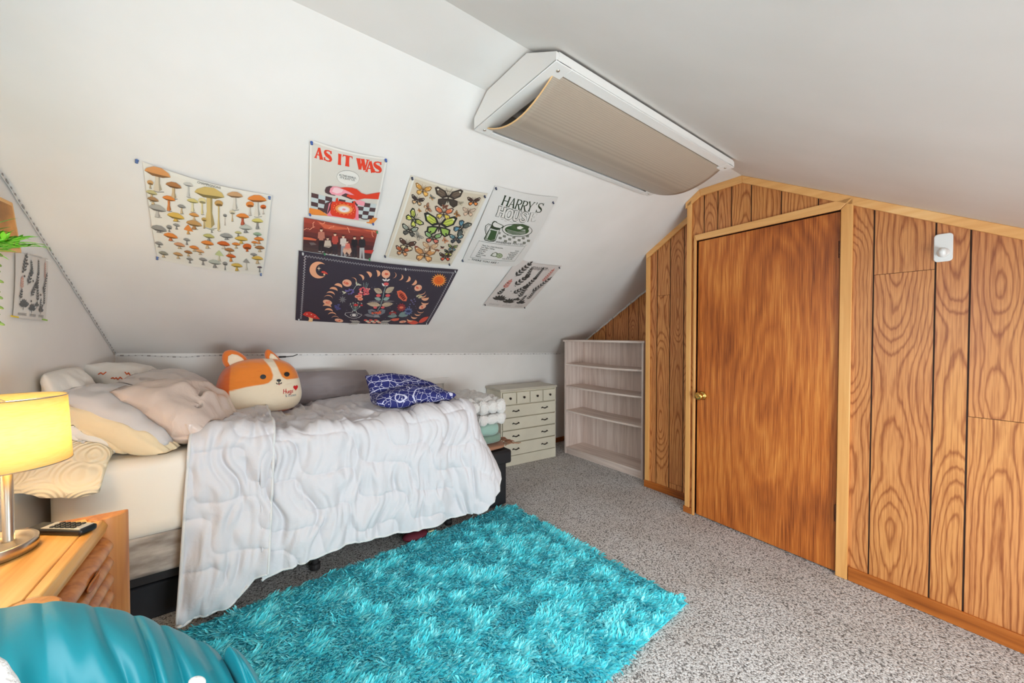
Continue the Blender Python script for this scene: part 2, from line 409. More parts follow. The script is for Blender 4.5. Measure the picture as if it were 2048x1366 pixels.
    t.bump(s_, 0.35, 0.006); t.b.inputs['Base Color'].default_value = rgba((232, 216, 186)); t.b.inputs['Roughness'].default_value = 0.8; M['rosette'] = t.mat
    # lamp shade (lit from inside by the bulb)
    t = NT('linen_shade'); t.b.inputs['Base Color'].default_value = rgba((250, 224, 150)); t.b.inputs['Roughness'].default_value = 0.9
    nz = t.n('ShaderNodeTexNoise', {'Vector': t.coords((1, 1, 6)), 'Scale': 40.0, 'Detail': 4.0})
    cc = t.ramp(nz.outputs[0], [(0.30, (250, 226, 158)), (0.70, (254, 236, 182))])
    t.link(cc, t.b.inputs['Base Color'])
    tr = t.n('ShaderNodeBsdfTranslucent'); t.link(cc, tr.inputs[0])
    mx = t.n('ShaderNodeMixShader', {0: 0.55}); t.link(t.b.outputs[0], mx.inputs[1]); t.link(tr.outputs[0], mx.inputs[2]); t.link(mx.outputs[0], t.out.inputs[0]); M['shade'] = t.mat
    t = NT('lit_bulb'); t.b.inputs['Emission Color'].default_value = (1, 0.78, 0.45, 1); t.b.inputs['Emission Strength'].default_value = 30.0; M['bulb'] = t.mat
    # prismatic diffuser
    t = NT('prismatic_diffuser'); co = t.coords()
    ck = t.n('ShaderNodeTexVoronoi', {'Vector': co, 'Scale': 320.0, 'Randomness': 0.0}, feature='F1')
    t.b.inputs['Base Color'].default_value = rgba((176, 160, 142)); t.b.inputs['Roughness'].default_value = 0.32
    t.b.inputs['Transmission Weight'].default_value = 0.12
    t.link(t.ramp(ck.outputs['Distance'], [(0.25, (194, 178, 160)), (0.6, (174, 158, 141))]), t.b.inputs['Base Color'])
    t.bump(ck.outputs['Distance'], 0.4, 0.003); M['diffuser'] = t.mat
    t = NT('window_glass'); t.b.inputs['Roughness'].default_value = 0.0; t.b.inputs['Base Color'].default_value = (1, 1, 1, 1)
    tp = t.n('ShaderNodeBsdfTransparent'); mx = t.n('ShaderNodeMixShader', {0: 0.06}); t.link(tp.outputs[0], mx.inputs[1]); t.link(t.b.outputs[0], mx.inputs[2]); t.link(mx.outputs[0], t.out.inputs[0]); M['glass'] = t.mat
build_materials()
_pc = {}
def ink(col, rough=0.6):
    k = tuple(col)
    if k not in _pc: _pc[k] = plain('print_%02x%02x%02x' % tuple(int(c) for c in col), col, rough)
    return _pc[k]
# ============================================================ THE ROOM
b = MB(); b.add([(-1.1, YREAR - .1, 0), (3.6, YREAR - .1, 0), (3.6, YB + .1, 0), (-1.1, YB + .1, 0)], [(0, 1, 2, 3)])
struct(b.build('floor', M['carpet'], origin=(0, 0, 0)))

# ceiling: left slope, flat strip and right slope (with an unseen roof window added for daylight behind the camera)
SKX0, SKX1, SKY0, SKY1 = 0.30, 1.30, -0.74, -0.16
b = MB(); nx, ny = 24, 16
xs = np.linspace(-1.0, 3.45, nx); ys = np.linspace(YC1, YB, ny)
b.grid([[(x, y, slope_z(x, y)) for y in ys] for x in xs], flip=True)
b.add([(-1, YC0, ZC), (3.45, YC0, ZC), (3.45, YC1, ZC), (-1, YC1, ZC)], [(0, 3, 2, 1)])
gx = [-1.0, SKX0, SKX1, 3.45]; gy = [YREAR, SKY0, SKY1, YC0]
for i in range(3):
    for j in range(3):
        if i == 1 and j == 1: continue
        q = [(gx[i], gy[j]), (gx[i + 1], gy[j]), (gx[i + 1], gy[j + 1]), (gx[i], gy[j + 1])]
        b.add([(x, y, rslope_z(y)) for x, y in q], [(0, 3, 2, 1)])
struct(b.build('ceiling', M['paint'], origin=(0, 0, 0)))

b = MB(); xs = np.linspace(-0.75, 3.45, 20)
b.grid([[(x, YB, 0), (x, YB, knee_z(x))] for x in xs])
struct(b.build('wall_back', M['paint'], origin=(0, 0, 0)))
b = MB(); RX0, RX1, RZ0, RZ1 = 0.10, 1.70, 0.30, 0.94
_rx = [-1, RX0, RX1, 3.4]; _rz = [0, RZ0, RZ1, rslope_z(YREAR)]
for i in range(3):
    for j in range(3):
        if i == 1 and j == 1: continue
        b.add([(_rx[i], YREAR, _rz[j]), (_rx[i + 1], YREAR, _rz[j]), (_rx[i + 1], YREAR, _rz[j + 1]), (_rx[i], YREAR, _rz[j + 1])], [(3, 2, 1, 0)])
struct(b.build('wall_rear', M['paint'], origin=(0, 0, 0)))

# left gable wall with an unseen, added window just outside the picture
WY0, WY1, WZ0, WZ1 = 0.32, 1.28, 0.92, 1.84
def prof_z(y): return rslope_z(y) if y < YC0 else (ZC if y <= YC1 else slope_z(XL(y), y))
b = MB()
cols = [YREAR, 0.0, WY0, YC0, WY1, YC1, 1.8, 2.4, 2.9, YB]
for y0, y1 in zip(cols[:-1], cols[1:]):
    A = lambda y, z: (XL(y), y, z)
    if y0 >= WY0 and y1 <= WY1:
        b.add([A(y0, 0), A(y1, 0), A(y1, WZ0), A(y0, WZ0)], [(0, 1, 2, 3)])
        b.add([A(y0, WZ1), A(y1, WZ1), A(y1, prof_z(y1)), A(y0, prof_z(y0))], [(0, 1, 2, 3)])
    else:
        b.add([A(y0, 0), A(y1, 0), A(y1, prof_z(y1)), A(y0, prof_z(y0))], [(0, 1, 2, 3)])
struct(b.build('wall_left', M['paint'], origin=(0, 0, 0)))
def window_unit(name, P0, du, dv, dn, W, H):
    b = MB(); P0, du, dv, dn = [Vector(v) for v in (P0, du, dv, dn)]
    def bar(u0, u1, v0, v1, t0=-0.03, t1=0.02):
        c = [P0 + du * u + dv * v + dn * t for t in (t0, t1) for (u, v) in ((u0, v0), (u1, v0), (u1, v1), (u0, v1))]
        b.add(c, [(0, 3, 2, 1), (4, 5, 6, 7), (0, 1, 5, 4), (1, 2, 6, 5), (2, 3, 7, 6), (3, 0, 4, 7)])
    f = 0.05
    bar(-f, 0.01, -f, H + f); bar(W - 0.01, W + f, -f, H + f); bar(0, W, -f, 0.01); bar(0, W, H - 0.01, H + f); bar(0, W, H / 2 - .02, H / 2 + .02, -.025, .005)
    o = struct(b.build(name, M['whitemetal'], origin=tuple(P0)))
    g = MB(); g.add([P0, P0 + du * W, P0 + du * W + dv * H, P0 + dv * H], [(0, 1, 2, 3)]); g.build('pane', M['glass'], o, world=True)
    return o
window_unit('added_window_1', (XL(WY0) - 0.02, WY0, WZ0), Vector((0.055, 1, 0)).normalized(), (0, 0, 1), (1, -0.055, 0), WY1 - WY0, WZ1 - WZ0)
_dv = Vector((0, 1, MRR)).normalized()
window_unit('added_window_2', (SKX0, SKY0, rslope_z(SKY0) + 0.02), (1, 0, 0), _dv, Vector((0, MRR, -1)).normalized(), SKX1 - SKX0, (SKY1 - SKY0) * math.sqrt(1 + MRR ** 2))

window_unit('added_window_3', (RX0, YREAR - .02, RZ0), (1, 0, 0), (0, 0, 1), (0, 1, 0), RX1 - RX0, RZ1 - RZ0)  # low rear window out of view, added as a daylight source
# right gable wall: main part with the door, set-back part, recess behind the bookshelf; plank paneling
DY0, DY1, DZ = 0.556, 1.35, 1.965         # door opening
YSTEP, YREC = 1.42, 1.86
pb = MB(); puv = []; ppl = []; prand = random.Random(5)
def wz_main(y): return rslope_z(y) if y < YC0 else (ZC if y <= YC1 else slope_z(2.65, y))
def panel_face(pts, uvs, plank, mat=0):
    pb.add(pts, [list(range(len(pts)))], mat); puv.append(uvs); ppl.append(plank)
def panel_run(edges, xf, top, cut=None, pid0=0, joints={}):
    """edges: plank boundaries along Y; xf(y): wall X; top(y): height; grooves are recessed dark strips"""
    g = 0.003
    for k, (y0, y1) in enumerate(zip(edges[:-1], edges[1:])):
        brk = sorted(set([y0 + g, y1 - g] + [v for v in (YC0, YC1, DY0, DY1) if y0 + g < v < y1 - g]))
        for a, c in zip(brk[:-1], brk[1:]):
            lo = DZ if cut and a >= DY0 - 1e-6 and c <= DY1 + 1e-6 else 0.0
            ya = joints.get(k); segs = [(lo, None)]
            if ya and ya > lo: segs = [(lo, ya - 0.001), (ya + 0.001, None)]
            for si, (z0, z1) in enumerate(segs):
                ta, tc = (z1, z1) if z1 else (top(a), top(c))
                panel_face([(xf(a), a, z0), (xf(c), c, z0), (xf(c), c, tc), (xf(a), a, ta)][::-1],
                           [(a - (y0 + y1) / 2, z0), (c - (y0 + y1) / 2, z0), (c - (y0 + y1) / 2, tc), (a - (y0 + y1) / 2, ta)][::-1], pid0 + k * 3 + si)
        yg = y1
        if k < len(edges) - 2:
            lo = DZ if cut and DY0 < yg < DY1 else 0.0
            panel_face([(xf(yg) + .004, yg - g, lo), (xf(yg) + .004, yg + g, lo), (xf(yg) + .004, yg + g, top(yg)), (xf(yg) + .004, yg - g, top(yg))][::-1],
                       [(0, 0)] * 4, 0, 1)
panel_run([YREAR, -1.1, -0.9, -0.62, -0.42, -0.24, -0.06, 0.113, 0.215, 0.424, 0.553, 0.655, 0.833, 0.998, 1.117, 1.206, 1.30, YSTEP], XR, wz_main, True, 2, {6: 0.94, 8: 1.60, 11: 0, 3: .7})
pb.add([(XR(YSTEP), YSTEP, 0), (XS, YSTEP, 0), (XS, YSTEP, slope_z(XS, YSTEP)), (XR(YSTEP), YSTEP, slope_z(XR(YSTEP), YSTEP))], [(3, 2, 1, 0)], 0); puv.append([(0, 0), (.2, 0), (.2, 2), (0, 2)]); ppl.append(77)
panel_run([YSTEP, 1.537, 1.652, 1.766, YREC], lambda y: XS, lambda y: slope_z(XS, y), None, 90, {1: 0.1, 2: 1.62})
pb.add([(XS, YREC, 0), (XREC, YREC, 0), (XREC, YREC, slope_z(XREC, YREC)), (XS, YREC, slope_z(XS, YREC))], [(3, 2, 1, 0)], 0); puv.append([(0, 0), (.5, 0), (.5, 2), (0, 2)]); ppl.append(78)
panel_run([YREC, 2.02, 2.12, 2.3, 2.42, 2.62, 2.72, 2.9, 3.05, YB], lambda y: XREC, lambda y: slope_z(XREC, y), None, 120)
# closed backing behind the planks and the door, added to stop light leaks
bk = [(XR(YREAR) + .045, YREAR), (XR(YSTEP) + .045, YSTEP), (XS + .03, YSTEP), (XS + .03, YREC), (XREC + .03, YREC), (XREC + .03, YB + .05)]
for (xa, ya), (xb, yb) in zip(bk[:-1], bk[1:]):
    if (ya, yb) in ((YSTEP, YSTEP), (YREC, YREC)): continue
    pb.add([(xa, ya, -.01), (xb, yb, -.01), (xb, yb, 2.40), (xa, ya, 2.40)], [(3, 2, 1, 0)], 1); puv.append([(0, 0)] * 4); ppl.append(0)
wr = pb.build('wall_right', [M['panel'], M['groove']], origin=(0, 0, 0))
ul = wr.data.uv_layers.new(name='UVMap'); flat = []
for u in puv: flat += [c for p in u for c in p]
ul.data.foreach_set('uv', np.array(flat, dtype=np.float32))
at_ = wr.data.attributes.new('plank', 'FLOAT', 'FACE'); at_.data.foreach_set('value', np.array(ppl, dtype=np.float32))
struct(wr)

# door slab, knob and hinges
def wp(y, z, t=0.0): return (XR(y) - t, y, z)      # point on the right wall, t metres into the room
b = MB(); b.prism([wp(DY0 + .004, .008, -.012), wp(DY1 - .004, .008, -.012), wp(DY1 - .004, DZ - .004, -.012), wp(DY0 + .004, DZ - .004, -.012)], (0.035, 0, 0))
door = struct(b.build('door_1', M['door'], origin=wp(DY0, 0), bevel=0.002))
b = MB(); Mr = Matrix.Rotation(R(-90), 4, 'Y')
b.lathe([(0.0, 0), (0.030, 0), (0.031, .004), (0.024, .009), (0.012, .012), (0.0105, .030), (0.018, .036), (0.027, .045), (0.0285, .055), (0.024, .064), (0.012, .068), (0.006, .066), (0, .066)], wp(1.307, 0.868, -.012), 28, M=Mr, close=False)
b.build('door_knob', M['brass'], door, smooth=True, world=True)
for z in (1.755, 0.335):
    b = MB(); p = wp(DY0 + .001, z - .045, .006)
    for k in range(5): b.tube([(p[0], p[1], p[2] + k * .0182), (p[0], p[1], p[2] + k * .0182 + .0165)], .0065, 12)
    b.box((p[0] - .001, p[1] - .022, p[2]), (p[0] + .012, p[1] + .0, p[2] + .09))
    b.build('hinge', M['hinge'], door, world=True)

# trims ---------------------------------------------------------------
ntrim = [0]
def trim(polys, mat, bev=0.003, d=(-0.016, 0, 0)):
    ntrim[0] += 1; b = MB()
    for p in polys: b.prism(p, d)
    return struct(b.build('trim_%d' % ntrim[0], mat, bevel=bev))
w = 0.050
trim([[wp(DY0 - w - .002, 0), wp(DY0 - .002, 0), wp(DY0 - .002, DZ), wp(DY0 - w - .002, DZ + w)]], M['pinez'])          # casing, hinge side
trim([[wp(DY0 - w, DZ + w), wp(DY0, DZ), wp(DY1, DZ), wp(DY1 + .014, DZ + w * .8)]], M['pine'])                        # casing, head
trim([[wp(DY1, 0), wp(DY1 + .016, 0), wp(DY1 + .016, DZ + w * .8), wp(DY1, DZ)]], M['pinez'])                           # casing, latch side
trim([[wp(1.385, .045), wp(YSTEP, .045), wp(YSTEP, slope_z(2.65, YSTEP) - .02), wp(1.385, slope_z(2.65, 1.385) - .02)]], M['pinez'])  # corner post
tw = .047
trim([[wp(YC0, ZC), wp(YC0, ZC - tw), wp(YREAR, rslope_z(YREAR) - tw), wp(YREAR, rslope_z(YREAR))]], M['pine'])
trim([[wp(YC1, ZC), wp(YC1 - .01, ZC - tw), wp(YC0, ZC - tw), wp(YC0, ZC)]], M['pine'])
trim([[wp(YSTEP + .012, slope_z(2.65, YSTEP + .012)), wp(YSTEP + .012, slope_z(2.65, YSTEP) - .05), wp(YC1 - .01, ZC - tw), wp(YC1, ZC)]], M['pine'])
sp = lambda y, z: (XS, y, z)
trim([[sp(YREC + .004, slope_z(XS, YREC)), sp(YREC + .004, slope_z(XS, YREC) - .05), sp(YSTEP, slope_z(XS, YSTEP) - .05), sp(YSTEP, slope_z(XS, YSTEP))]], M['pine'])
trim([[sp(YREC - .035, .06), sp(YREC + .004, .06), sp(YREC + .004, slope_z(XS, YREC) - .05), sp(YREC - .035, slope_z(XS, YREC) - .03)]], M['pinez'])
# baseboards
b = MB(); b.prism([wp(DY0 - w - .004, 0), wp(YREAR, 0), wp(YREAR, .072), wp(DY0 - w - .004, .072)], (-.014, 0, 0)); b.prism([sp(YSTEP, 0), sp(YREC + .012, 0), sp(YREC + .012, .058), sp(YSTEP, .058)], (-.014, 0, 0)); b.prism([wp(DY1 + .018, 0), wp(YSTEP + .012, 0), wp(YSTEP + .012, .045), wp(DY1 + .018, .045)], (-.015, 0, 0))
struct(b.build('baseboard_right', M['baseb'], bevel=0.003))
b = MB(); b.box((-.55, YB - .014, 0), (3.34, YB, .055)); struct(b.build('baseboard_back', M['baseb'], bevel=0.003))
# framed access hatch in the knee wall
hx0, hx1, hz1 = 0.55, 1.675, 0.885
b = MB(); hf = .055
for poly in ([(hx0, 0.3), (hx0 + hf, 0.3), (hx0 + hf, hz1 - hf), (hx0, hz1)], [(hx1 - hf, 0.3), (hx1, 0.3), (hx1, hz1), (hx1 - hf, hz1 - hf)], [(hx0 + hf, hz1 - hf), (hx1 - hf, hz1 - hf), (hx1, hz1), (hx0, hz1)]):
    b.prism([(x, YB, z + (0.012 if x < 1 and z > .5 else 0)) for x, z in poly], (0, -.024, 0))
struct(b.build('trim_%d' % (ntrim[0] + 1), M['paint'], bevel=.003))
# ============================================================ FURNITURE
# bookshelf in the corner: local x = depth, y = along the wall (towards the camera is -y)
bs = thing('bookshelf', 'empty whitewashed wooden bookshelf with four open bays in the paneled corner', 'bookshelf', (2.918, 2.445, 0), R(1.0))
hw, dp, ht, th = 0.485, 0.285, 1.242, 0.019
def part(name, fn, mat, parent, bevel=0.0015, smooth=False):
    b = MB(); fn(b); return b.build(name, mat, parent, bevel=bevel, smooth=smooth)
for s in (-1, 1):
    part('side_panel', lambda b: b.box((0, s * hw - (th if s > 0 else 0), 0), (dp, s * hw + (th if s < 0 else 0), ht - th)), M['shelf'], bs)
part('top_board', lambda b: b.box((-.012, -hw - .014, ht - th), (dp, hw + .014, ht)), M['shelfy'], bs)
part('back_panel', lambda b: b.box((dp - .006, -hw + th, 0.02), (dp, hw - th, ht - th)), M['shelf'], bs)
for z in (0.985, 0.745, 0.478, 0.072):
    def sh(b, z=z):
        n = 12; ys = np.linspace(-hw + th, hw - th, n + 1)
        sag = 0.008 if z > .1 else 0.0
        z_ = [z - sag * (1 - ((y) / hw) ** 2) for y in ys]
        for i in range(n):
            b.add([(0.004, ys[i], z_[i] - .017), (dp - .006, ys[i], z_[i] - .017), (dp - .006, ys[i + 1], z_[i + 1] - .017), (0.004, ys[i + 1], z_[i + 1] - .017),
                   (0.004, ys[i], z_[i]), (dp - .006, ys[i], z_[i]), (dp - .006, ys[i + 1], z_[i + 1]), (0.004, ys[i + 1], z_[i + 1])],
                  [(0, 3, 2, 1), (4, 5, 6, 7), (0, 4, 7, 3), (1, 2, 6, 5)])
    part('shelf_board', sh, M['shelfy'], bs, 0)
part('plinth', lambda b: b.box((0.012, -hw + th, 0), (0.026, hw - th, 0.054)), M['shelfy'], bs)

# cream dresser: local x along the front, y depth
dr = thing('dresser', 'small cream painted dresser with dark pulls against the low white wall', 'dresser', (2.415, 2.93, 0), R(-5.5))
dw, dd, dh = 0.335, 0.30, 0.765
part('carcass', lambda b: b.box((-dw, 0.014, 0.0), (dw, dd, dh - .022)), M['cream'], dr, .002)
part('top_board', lambda b: b.box((-dw - .012, -.010, dh - .022), (dw + .012, dd + .004, dh)), M['creamdk'], dr, .004)
part('base_board', lambda b: b.box((-dw, -.002, 0.0), (dw, .016, dh * .125)), M['cream'], dr, .002)
for sx in (-1, 1):
    part('stile', lambda b: b.box((min(sx * dw, sx * (dw - .012)), 0.0, dh * .125), (max(sx * dw, sx * (dw - .012)), .016, dh - .022)), M['cream'], dr, .001)
def pull(par, x, z):
    b = MB()
    pts = [(x - .040, -.020, z - .006), (x - .030, -.026, z + .004), (x - .016, -.027, z - .005), (x, -.027, z - .008), (x + .016, -.027, z - .005), (x + .030, -.026, z + .004), (x + .040, -.020, z - .006)]
    b.tube(pts, [.004, .0055, .0045, .0055, .0045, .0055, .004], 8)
    for s in (-1, 1): b.tube([(x + s * .030, .0, z), (x + s * .030, -.025, z)], .0045, 8); b.sphere((x + s * .030, -.001, z), .010, 10, 6, sc=(1, .4, 1))
    b.build('pull', M['bronze'], par, smooth=True)
def drawer(x0, x1, z0, z1, knobs, pulls):
    b = MB(); b.box((x0, -.014, z0), (x1, .014, z1)); d = b.build('drawer_front', M['cream'], dr, bevel=.004, bseg=3)
    zc = (z0 + z1) / 2 + .004
    for x in knobs:
        k = MB(); k.lathe([(0, 0), (.006, 0), (.0055, .008), (.011, .014), (.012, .019), (.007, .024), (0, .025)], (x, -.014, zc), 14, M=Matrix.Rotation(R(90), 4, 'X'), close=False)
        k.build('knob', M['bronze'], d, smooth=True)
    for x in pulls: pull(d, x, zc)
n4 = 4; iw = dw - .012
for k in range(n4):
    x0 = -iw + 2 * iw * k / n4 + .005; x1 = -iw + 2 * iw * (k + 1) / n4 - .005
    drawer(x0, x1, dh * .800, dh * .950, [(x0 + x1) / 2], [])
for (a, c) in ((.635, .785), (.475, .622), (.310, .460), (.137, .296)):
    drawer(-iw + .003, iw - .003, dh * a, dh * c, [], [-.175, .175])

# black storage ottoman at the foot of the bed
ot = thing('storage_ottoman', 'black leatherette storage ottoman at the foot of the bed under folded blankets', 'ottoman', (1.535, 2.66, 0))
part('body', lambda b: b.box((-.125, -.37, 0.012), (.125, .37, .335)), M['blackleather'], ot, .010)
part('lid', lambda b: b.box((-.150, -.395, .325), (.158, .395, .428)), M['blackleather'], ot, .016)

# bed: box spring on a metal frame, mattress in a cream fitted sheet
BX0, BX1, BY0, BY1, BZ = -0.585, 1.295, 2.20, YB - .02, 0.775
bed = thing('bed', 'twin bed with cream fitted sheet and grey velour box spring along the low wall', 'bed', ((BX0 + BX1) / 2, (BY0 + BY1) / 2, 0))
b = MB(); b.box((BX0, BY0 + .012, .255), (BX1, BY1, .445)); b.build('box_spring', M['boxspring'], bed, bevel=.022, world=True, bseg=4)
def rounded_slab(x0, x1, y0, y1, z0, z1, r, nx, ny, nz, disp):
    pass
b = MB()
# mattress: superelliptic slab
na, nb = 160, 22
cx, cy, hx, hy = (BX0 + BX1) / 2, (BY0 + BY1) / 2, (BX1 - BX0) / 2, (BY1 - BY0) / 2
per = []
rc = .09
def rr_perim(hx, hy, rc, n):
    L = [2 * (hx - rc), math.pi * rc / 2, 2 * (hy - rc), math.pi * rc / 2] * 2; out = []
    tot = sum(L)
    for k in range(n):
        d = tot * k / n; i = 0
        while d > L[i]: d -= L[i]; i += 1
        u = d / L[i]
        if i == 0: p = (-(hx - rc) + 2 * (hx - rc) * u, -hy)
        elif i == 1: w_ = -math.pi / 2 + u * math.pi / 2; p = (hx - rc + rc * math.cos(w_), -(hy - rc) + rc * math.sin(w_))
        elif i == 2: p = (hx, -(hy - rc) + 2 * (hy - rc) * u)
        elif i == 3: w_ = u * math.pi / 2; p = (hx - rc + rc * math.cos(w_), hy - rc + rc * math.sin(w_))
        elif i == 4: p = (hx - rc - 2 * (hx - rc) * u, hy)
        elif i == 5: w_ = math.pi / 2 + u * math.pi / 2; p = (-(hx - rc) + rc * math.cos(w_), hy - rc + rc * math.sin(w_))
        elif i == 6: p = (-hx, hy - rc - 2 * (hy - rc) * u)
        else: w_ = math.pi + u * math.pi / 2; p = (-(hx - rc) + rc * math.cos(w_), -(hy - rc) + rc * math.sin(w_))
        out.append(p)
    return np.array(out)
per = rr_perim(hx, hy, rc, na)
z0, z1, re = .437, BZ, .055
prof = [(0.012, z0), (0.0, z0 + .02)] + [(0, z0 + .02 + (z1 - re - z0 - .02) * k / 6) for k in range(1, 7)] + [(re * (1 - math.cos(a)), z1 - re + re * math.sin(a)) for a in np.linspace(.2, math.pi / 2, 6)]
prof += [(.12, z1 + .004), (.25, z1 + .008), (.40, z1 + .010), (.53, z1 + .010)]
V = np.zeros((na, len(prof), 3))
for j, (ins, z) in enumerate(prof):
    k = np.array([(hx - ins) / hx, (hy - min(ins, hy - .002)) / hy]); q = per * k
    V[:, j, 0] = cx + q[:, 0]; V[:, j, 1] = cy + q[:, 1]; V[:, j, 2] = z
    if 1 <= j <= 9:
        wv = .006 * noise(q[:, 0] * 4, q[:, 1] * 4, z * 9, 3) + .008 * sstep(.62, .44, z) * noise(q[:, 0] * 7 + z * 6, z * 25, 0, 5)
        V[:, j, 1] += wv
b.grid(V, closeu=True)
b.build('mattress', M['sheet'], bed, smooth=True, world=True)
b = MB()
b.box((BX0 + .03, BY0 + .05, .21), (BX1 - .03, BY0 + .08, .256)); b.box((BX0 + .03, BY1 - .08, .21), (BX1 - .03, BY1 - .05, .256)); b.box((BX0 + .03, BY0 + .05, .21), (BX0 + .06, BY1 - .05, .256)); b.box((BX1 - .06, BY0 + .05, .21), (BX1 - .03, BY1 - .05, .256))
b.build('bed_frame', M['darkgrey'], bed, world=True)
for x in (BX0 + .10, (BX0 + BX1) / 2, BX1 - .12):
    for y in (BY0 + .10, BY1 - .10):
        b = MB(); b.tube([(x, y, 0), (x, y, .21)], .017, 12); b.lathe([(.026, 0), (.026, .03), (.018, .035)], (x, y, 0), 14); b.build('leg', M['darkgrey'], bed, world=True)
tag(bed.children[0], None)

# dark storage bins pushed under the bed
for k, (x0, x1, lab) in enumerate(((-.52, .02, 'low dark bin under the bed beside the nightstand'),)):
    b = MB()
    b.box((x0, BY0 + .13, 0.0), (x1, BY0 + .60, .165)); o = b.build('storage_bin', plain('dark_bin', (30, 30, 34), .6), bevel=.012); tag(o, lab, 'bin')

# nightstand: local x = depth towards the room, y = width
NZ = 0.68
ns = thing('nightstand', 'honey oak nightstand with sculpted drawers beside the bed', 'nightstand', (-0.473, 1.602, 0), R(-2.4))
nd, nw = 0.160, 0.283
# side panels end in rounded upright posts at the front
for s in (-1, 1):
    b = MB(); y0 = s * nw; prof_ = [(-nd, y0), (nd - .05, y0)]
    # post: teardrop outline seen from above
    out = [(-nd, y0), (nd - .085, y0)] if s < 0 else [(-nd, y0)]
    pts = [(-nd, y0), (nd - .005, y0), (nd + .0, y0 - s * .004), (nd - .004, y0 - s * .020), (nd - .018, y0 - s * .040), (nd - .040, y0 - s * .054), (nd - .066, y0 - s * .058), (nd - .085, y0 - s * .052), (nd - .10, y0 - s * .026), (-nd, y0 - s * .026)]
    if s > 0: pts = pts[::-1]
    b.prism([(x, y, 0) for x, y in pts], (0, 0, NZ - .0))
    b.build('side_panel', M['oakz'], ns, bevel=.004)
part('back_panel', lambda b: b.box((-nd, -nw + .02, .05), (-nd + .015, nw - .02, NZ - .03)), M['oakz'], ns)
def topb(b):
    pts = [(-nd - .004, -nw + .024), (nd - .098, -nw + .024), (nd - .088, -nw + .052), (nd - .078, -nw + .058), (nd - .076, -nw + .060), (nd - .076, nw - .060), (nd - .078, nw - .058), (nd - .088, nw - .052), (nd - .098, nw - .024), (-nd - .004, nw - .024)]
    b.prism([(x, y, NZ - .030) for x, y in pts], (0, 0, .030))
part('top_board', topb, M['oak'], ns, .003)
part('edge_strip', lambda b: b.prism([(nd - .076, -nw + .062, NZ - .05), (nd - .046, -nw + .062, NZ - .05), (nd - .038, -nw + .062, NZ - .022), (nd - .050, -nw + .062, NZ - .001), (nd - .076, -nw + .062, NZ - .001)], (0, 2 * nw - .124, 0)), M['oak'], ns, .004)
part('bottom_board', lambda b: b.box((-nd + .015, -nw + .026, .05), (nd - .07, nw - .026, .07)), M['oak'], ns)
nz_ = 5; dz = (NZ - .055 - .06) / nz_
for k in range(nz_):
    z0 = .058 + k * dz; b = MB()
    # each drawer front carries two rounded bolsters
    ys = np.linspace(-nw + .058, nw - .058, 29)
    V = []
    for y in ys:
        e = math.sqrt(max(0.0, 1 - max(0, (abs(y) - (nw - .095)) / .0372) ** 2)); row = []
        for h_ in (0, 1):
            for t in np.linspace(-1, 1, 9): row.append((nd - .066 + .046 * e * math.sqrt(max(0, 1 - t * t)) ** .9, y, z0 + dz * (.25 + .5 * h_) + dz * .245 * t))
        V.append(row)
    b.grid(V)
    b.box((-nd + .03, -nw + .058, z0 + .004), (nd - .066, nw - .058, z0 + dz - .004))
    d = b.build('drawer', M['oakz'], ns, smooth=True)
    # leaf shaped finger scoop with a raised lip
    g = MB(); n_ = 20; V = []; zc = z0 + dz * .62
    for i in range(n_ + 1):
        u = -1 + 2 * i / n_; hgt = .019 * math.sqrt(max(0, 1 - u * u)) + .0004
        V.append([(nd - .017 + (.010 * (1 - u * u) * v if v > 0 else -.016 * (1 - u * u) * (1 - (2 * v + 1) ** 2)), .0 + .046 * u, zc + hgt * v) for v in np.linspace(-1, 1, 11)])
    g.grid(V); o_ = g.build('finger_pull', M['oakdark'], d, smooth=True); q_ = o_.modifiers.new('s', 'SOLIDIFY'); q_.thickness = .004
# table lamp standing on the nightstand
lp = at(18, 1090, 'Z', NZ); LX, LY = -0.535, 1.765
lamp = thing('table_lamp', 'lit table lamp with a yellow linen drum shade on the nightstand', 'lamp', (LX, LY, NZ))
b = MB(); b.lathe([(0, .002), (.080, .002), (.096, 0), (.100, .004), (.100, .030), (.097, .033), (.090, .030), (.086, .018), (.075, .011), (.03, .010), (0, .010)], (-.028, -.062, 0), 64, close=False); b.build('base', M['steel'], lamp, smooth=True)
b = MB(); b.lathe([(.014, .010), (.0115, .014), (.0115, .36), (.008, .362), (.008, .40)], (0, 0, 0), 24); b.build('pole', M['steel'], lamp, smooth=True)
b = MB(); Rb, Rt, sz0, sz1 = .127, .119, .236, .434
n = 64
b.lathe([(Rb, sz0), (Rt, sz1)], (0, 0, 0), n, close=False); sh_ = b.build('lamp_shade', M['shade'], lamp, smooth=True)
sm = sh_.modifiers.new('s', 'SOLIDIFY'); sm.thickness = .0016
b = MB()
for (r, z) in ((Rb, sz0), (Rt, sz1)): b = MB(); b.tube([(r * math.cos(2 * math.pi * k / n), r * math.sin(2 * math.pi * k / n), z) for k in range(n)], .0016, 6, closed=True); b.build('shade_ring', M['steel'], lamp)
b = MB()
for k in range(3):
    w_ = 2.1 * k; b.tube([(0, 0, sz1 - .01), (Rt * math.cos(w_), Rt * math.sin(w_), sz1 - .003)], .0015, 6)
b.build('shade_fitter', M['steel'], lamp)
b = MB(); b.lathe([(0, 0), (.013, 0), (.015, .02), (.028, .05), (.030, .066), (.024, .085), (.010, .096), (0, .098)], (0, 0, .290), 20, close=False); b.build('bulb', M['bulb'], lamp, smooth=True)
pl = bpy.data.lights.new('lamp_glow', 'POINT'); pl.energy = 4.6; pl.color = (1.0, 0.76, 0.42); pl.shadow_soft_size = .035
po = bpy.data.objects.new('lamp_glow', pl); C.objects.link(po); po.parent = lamp; po.location = (0.0, 0, .335)

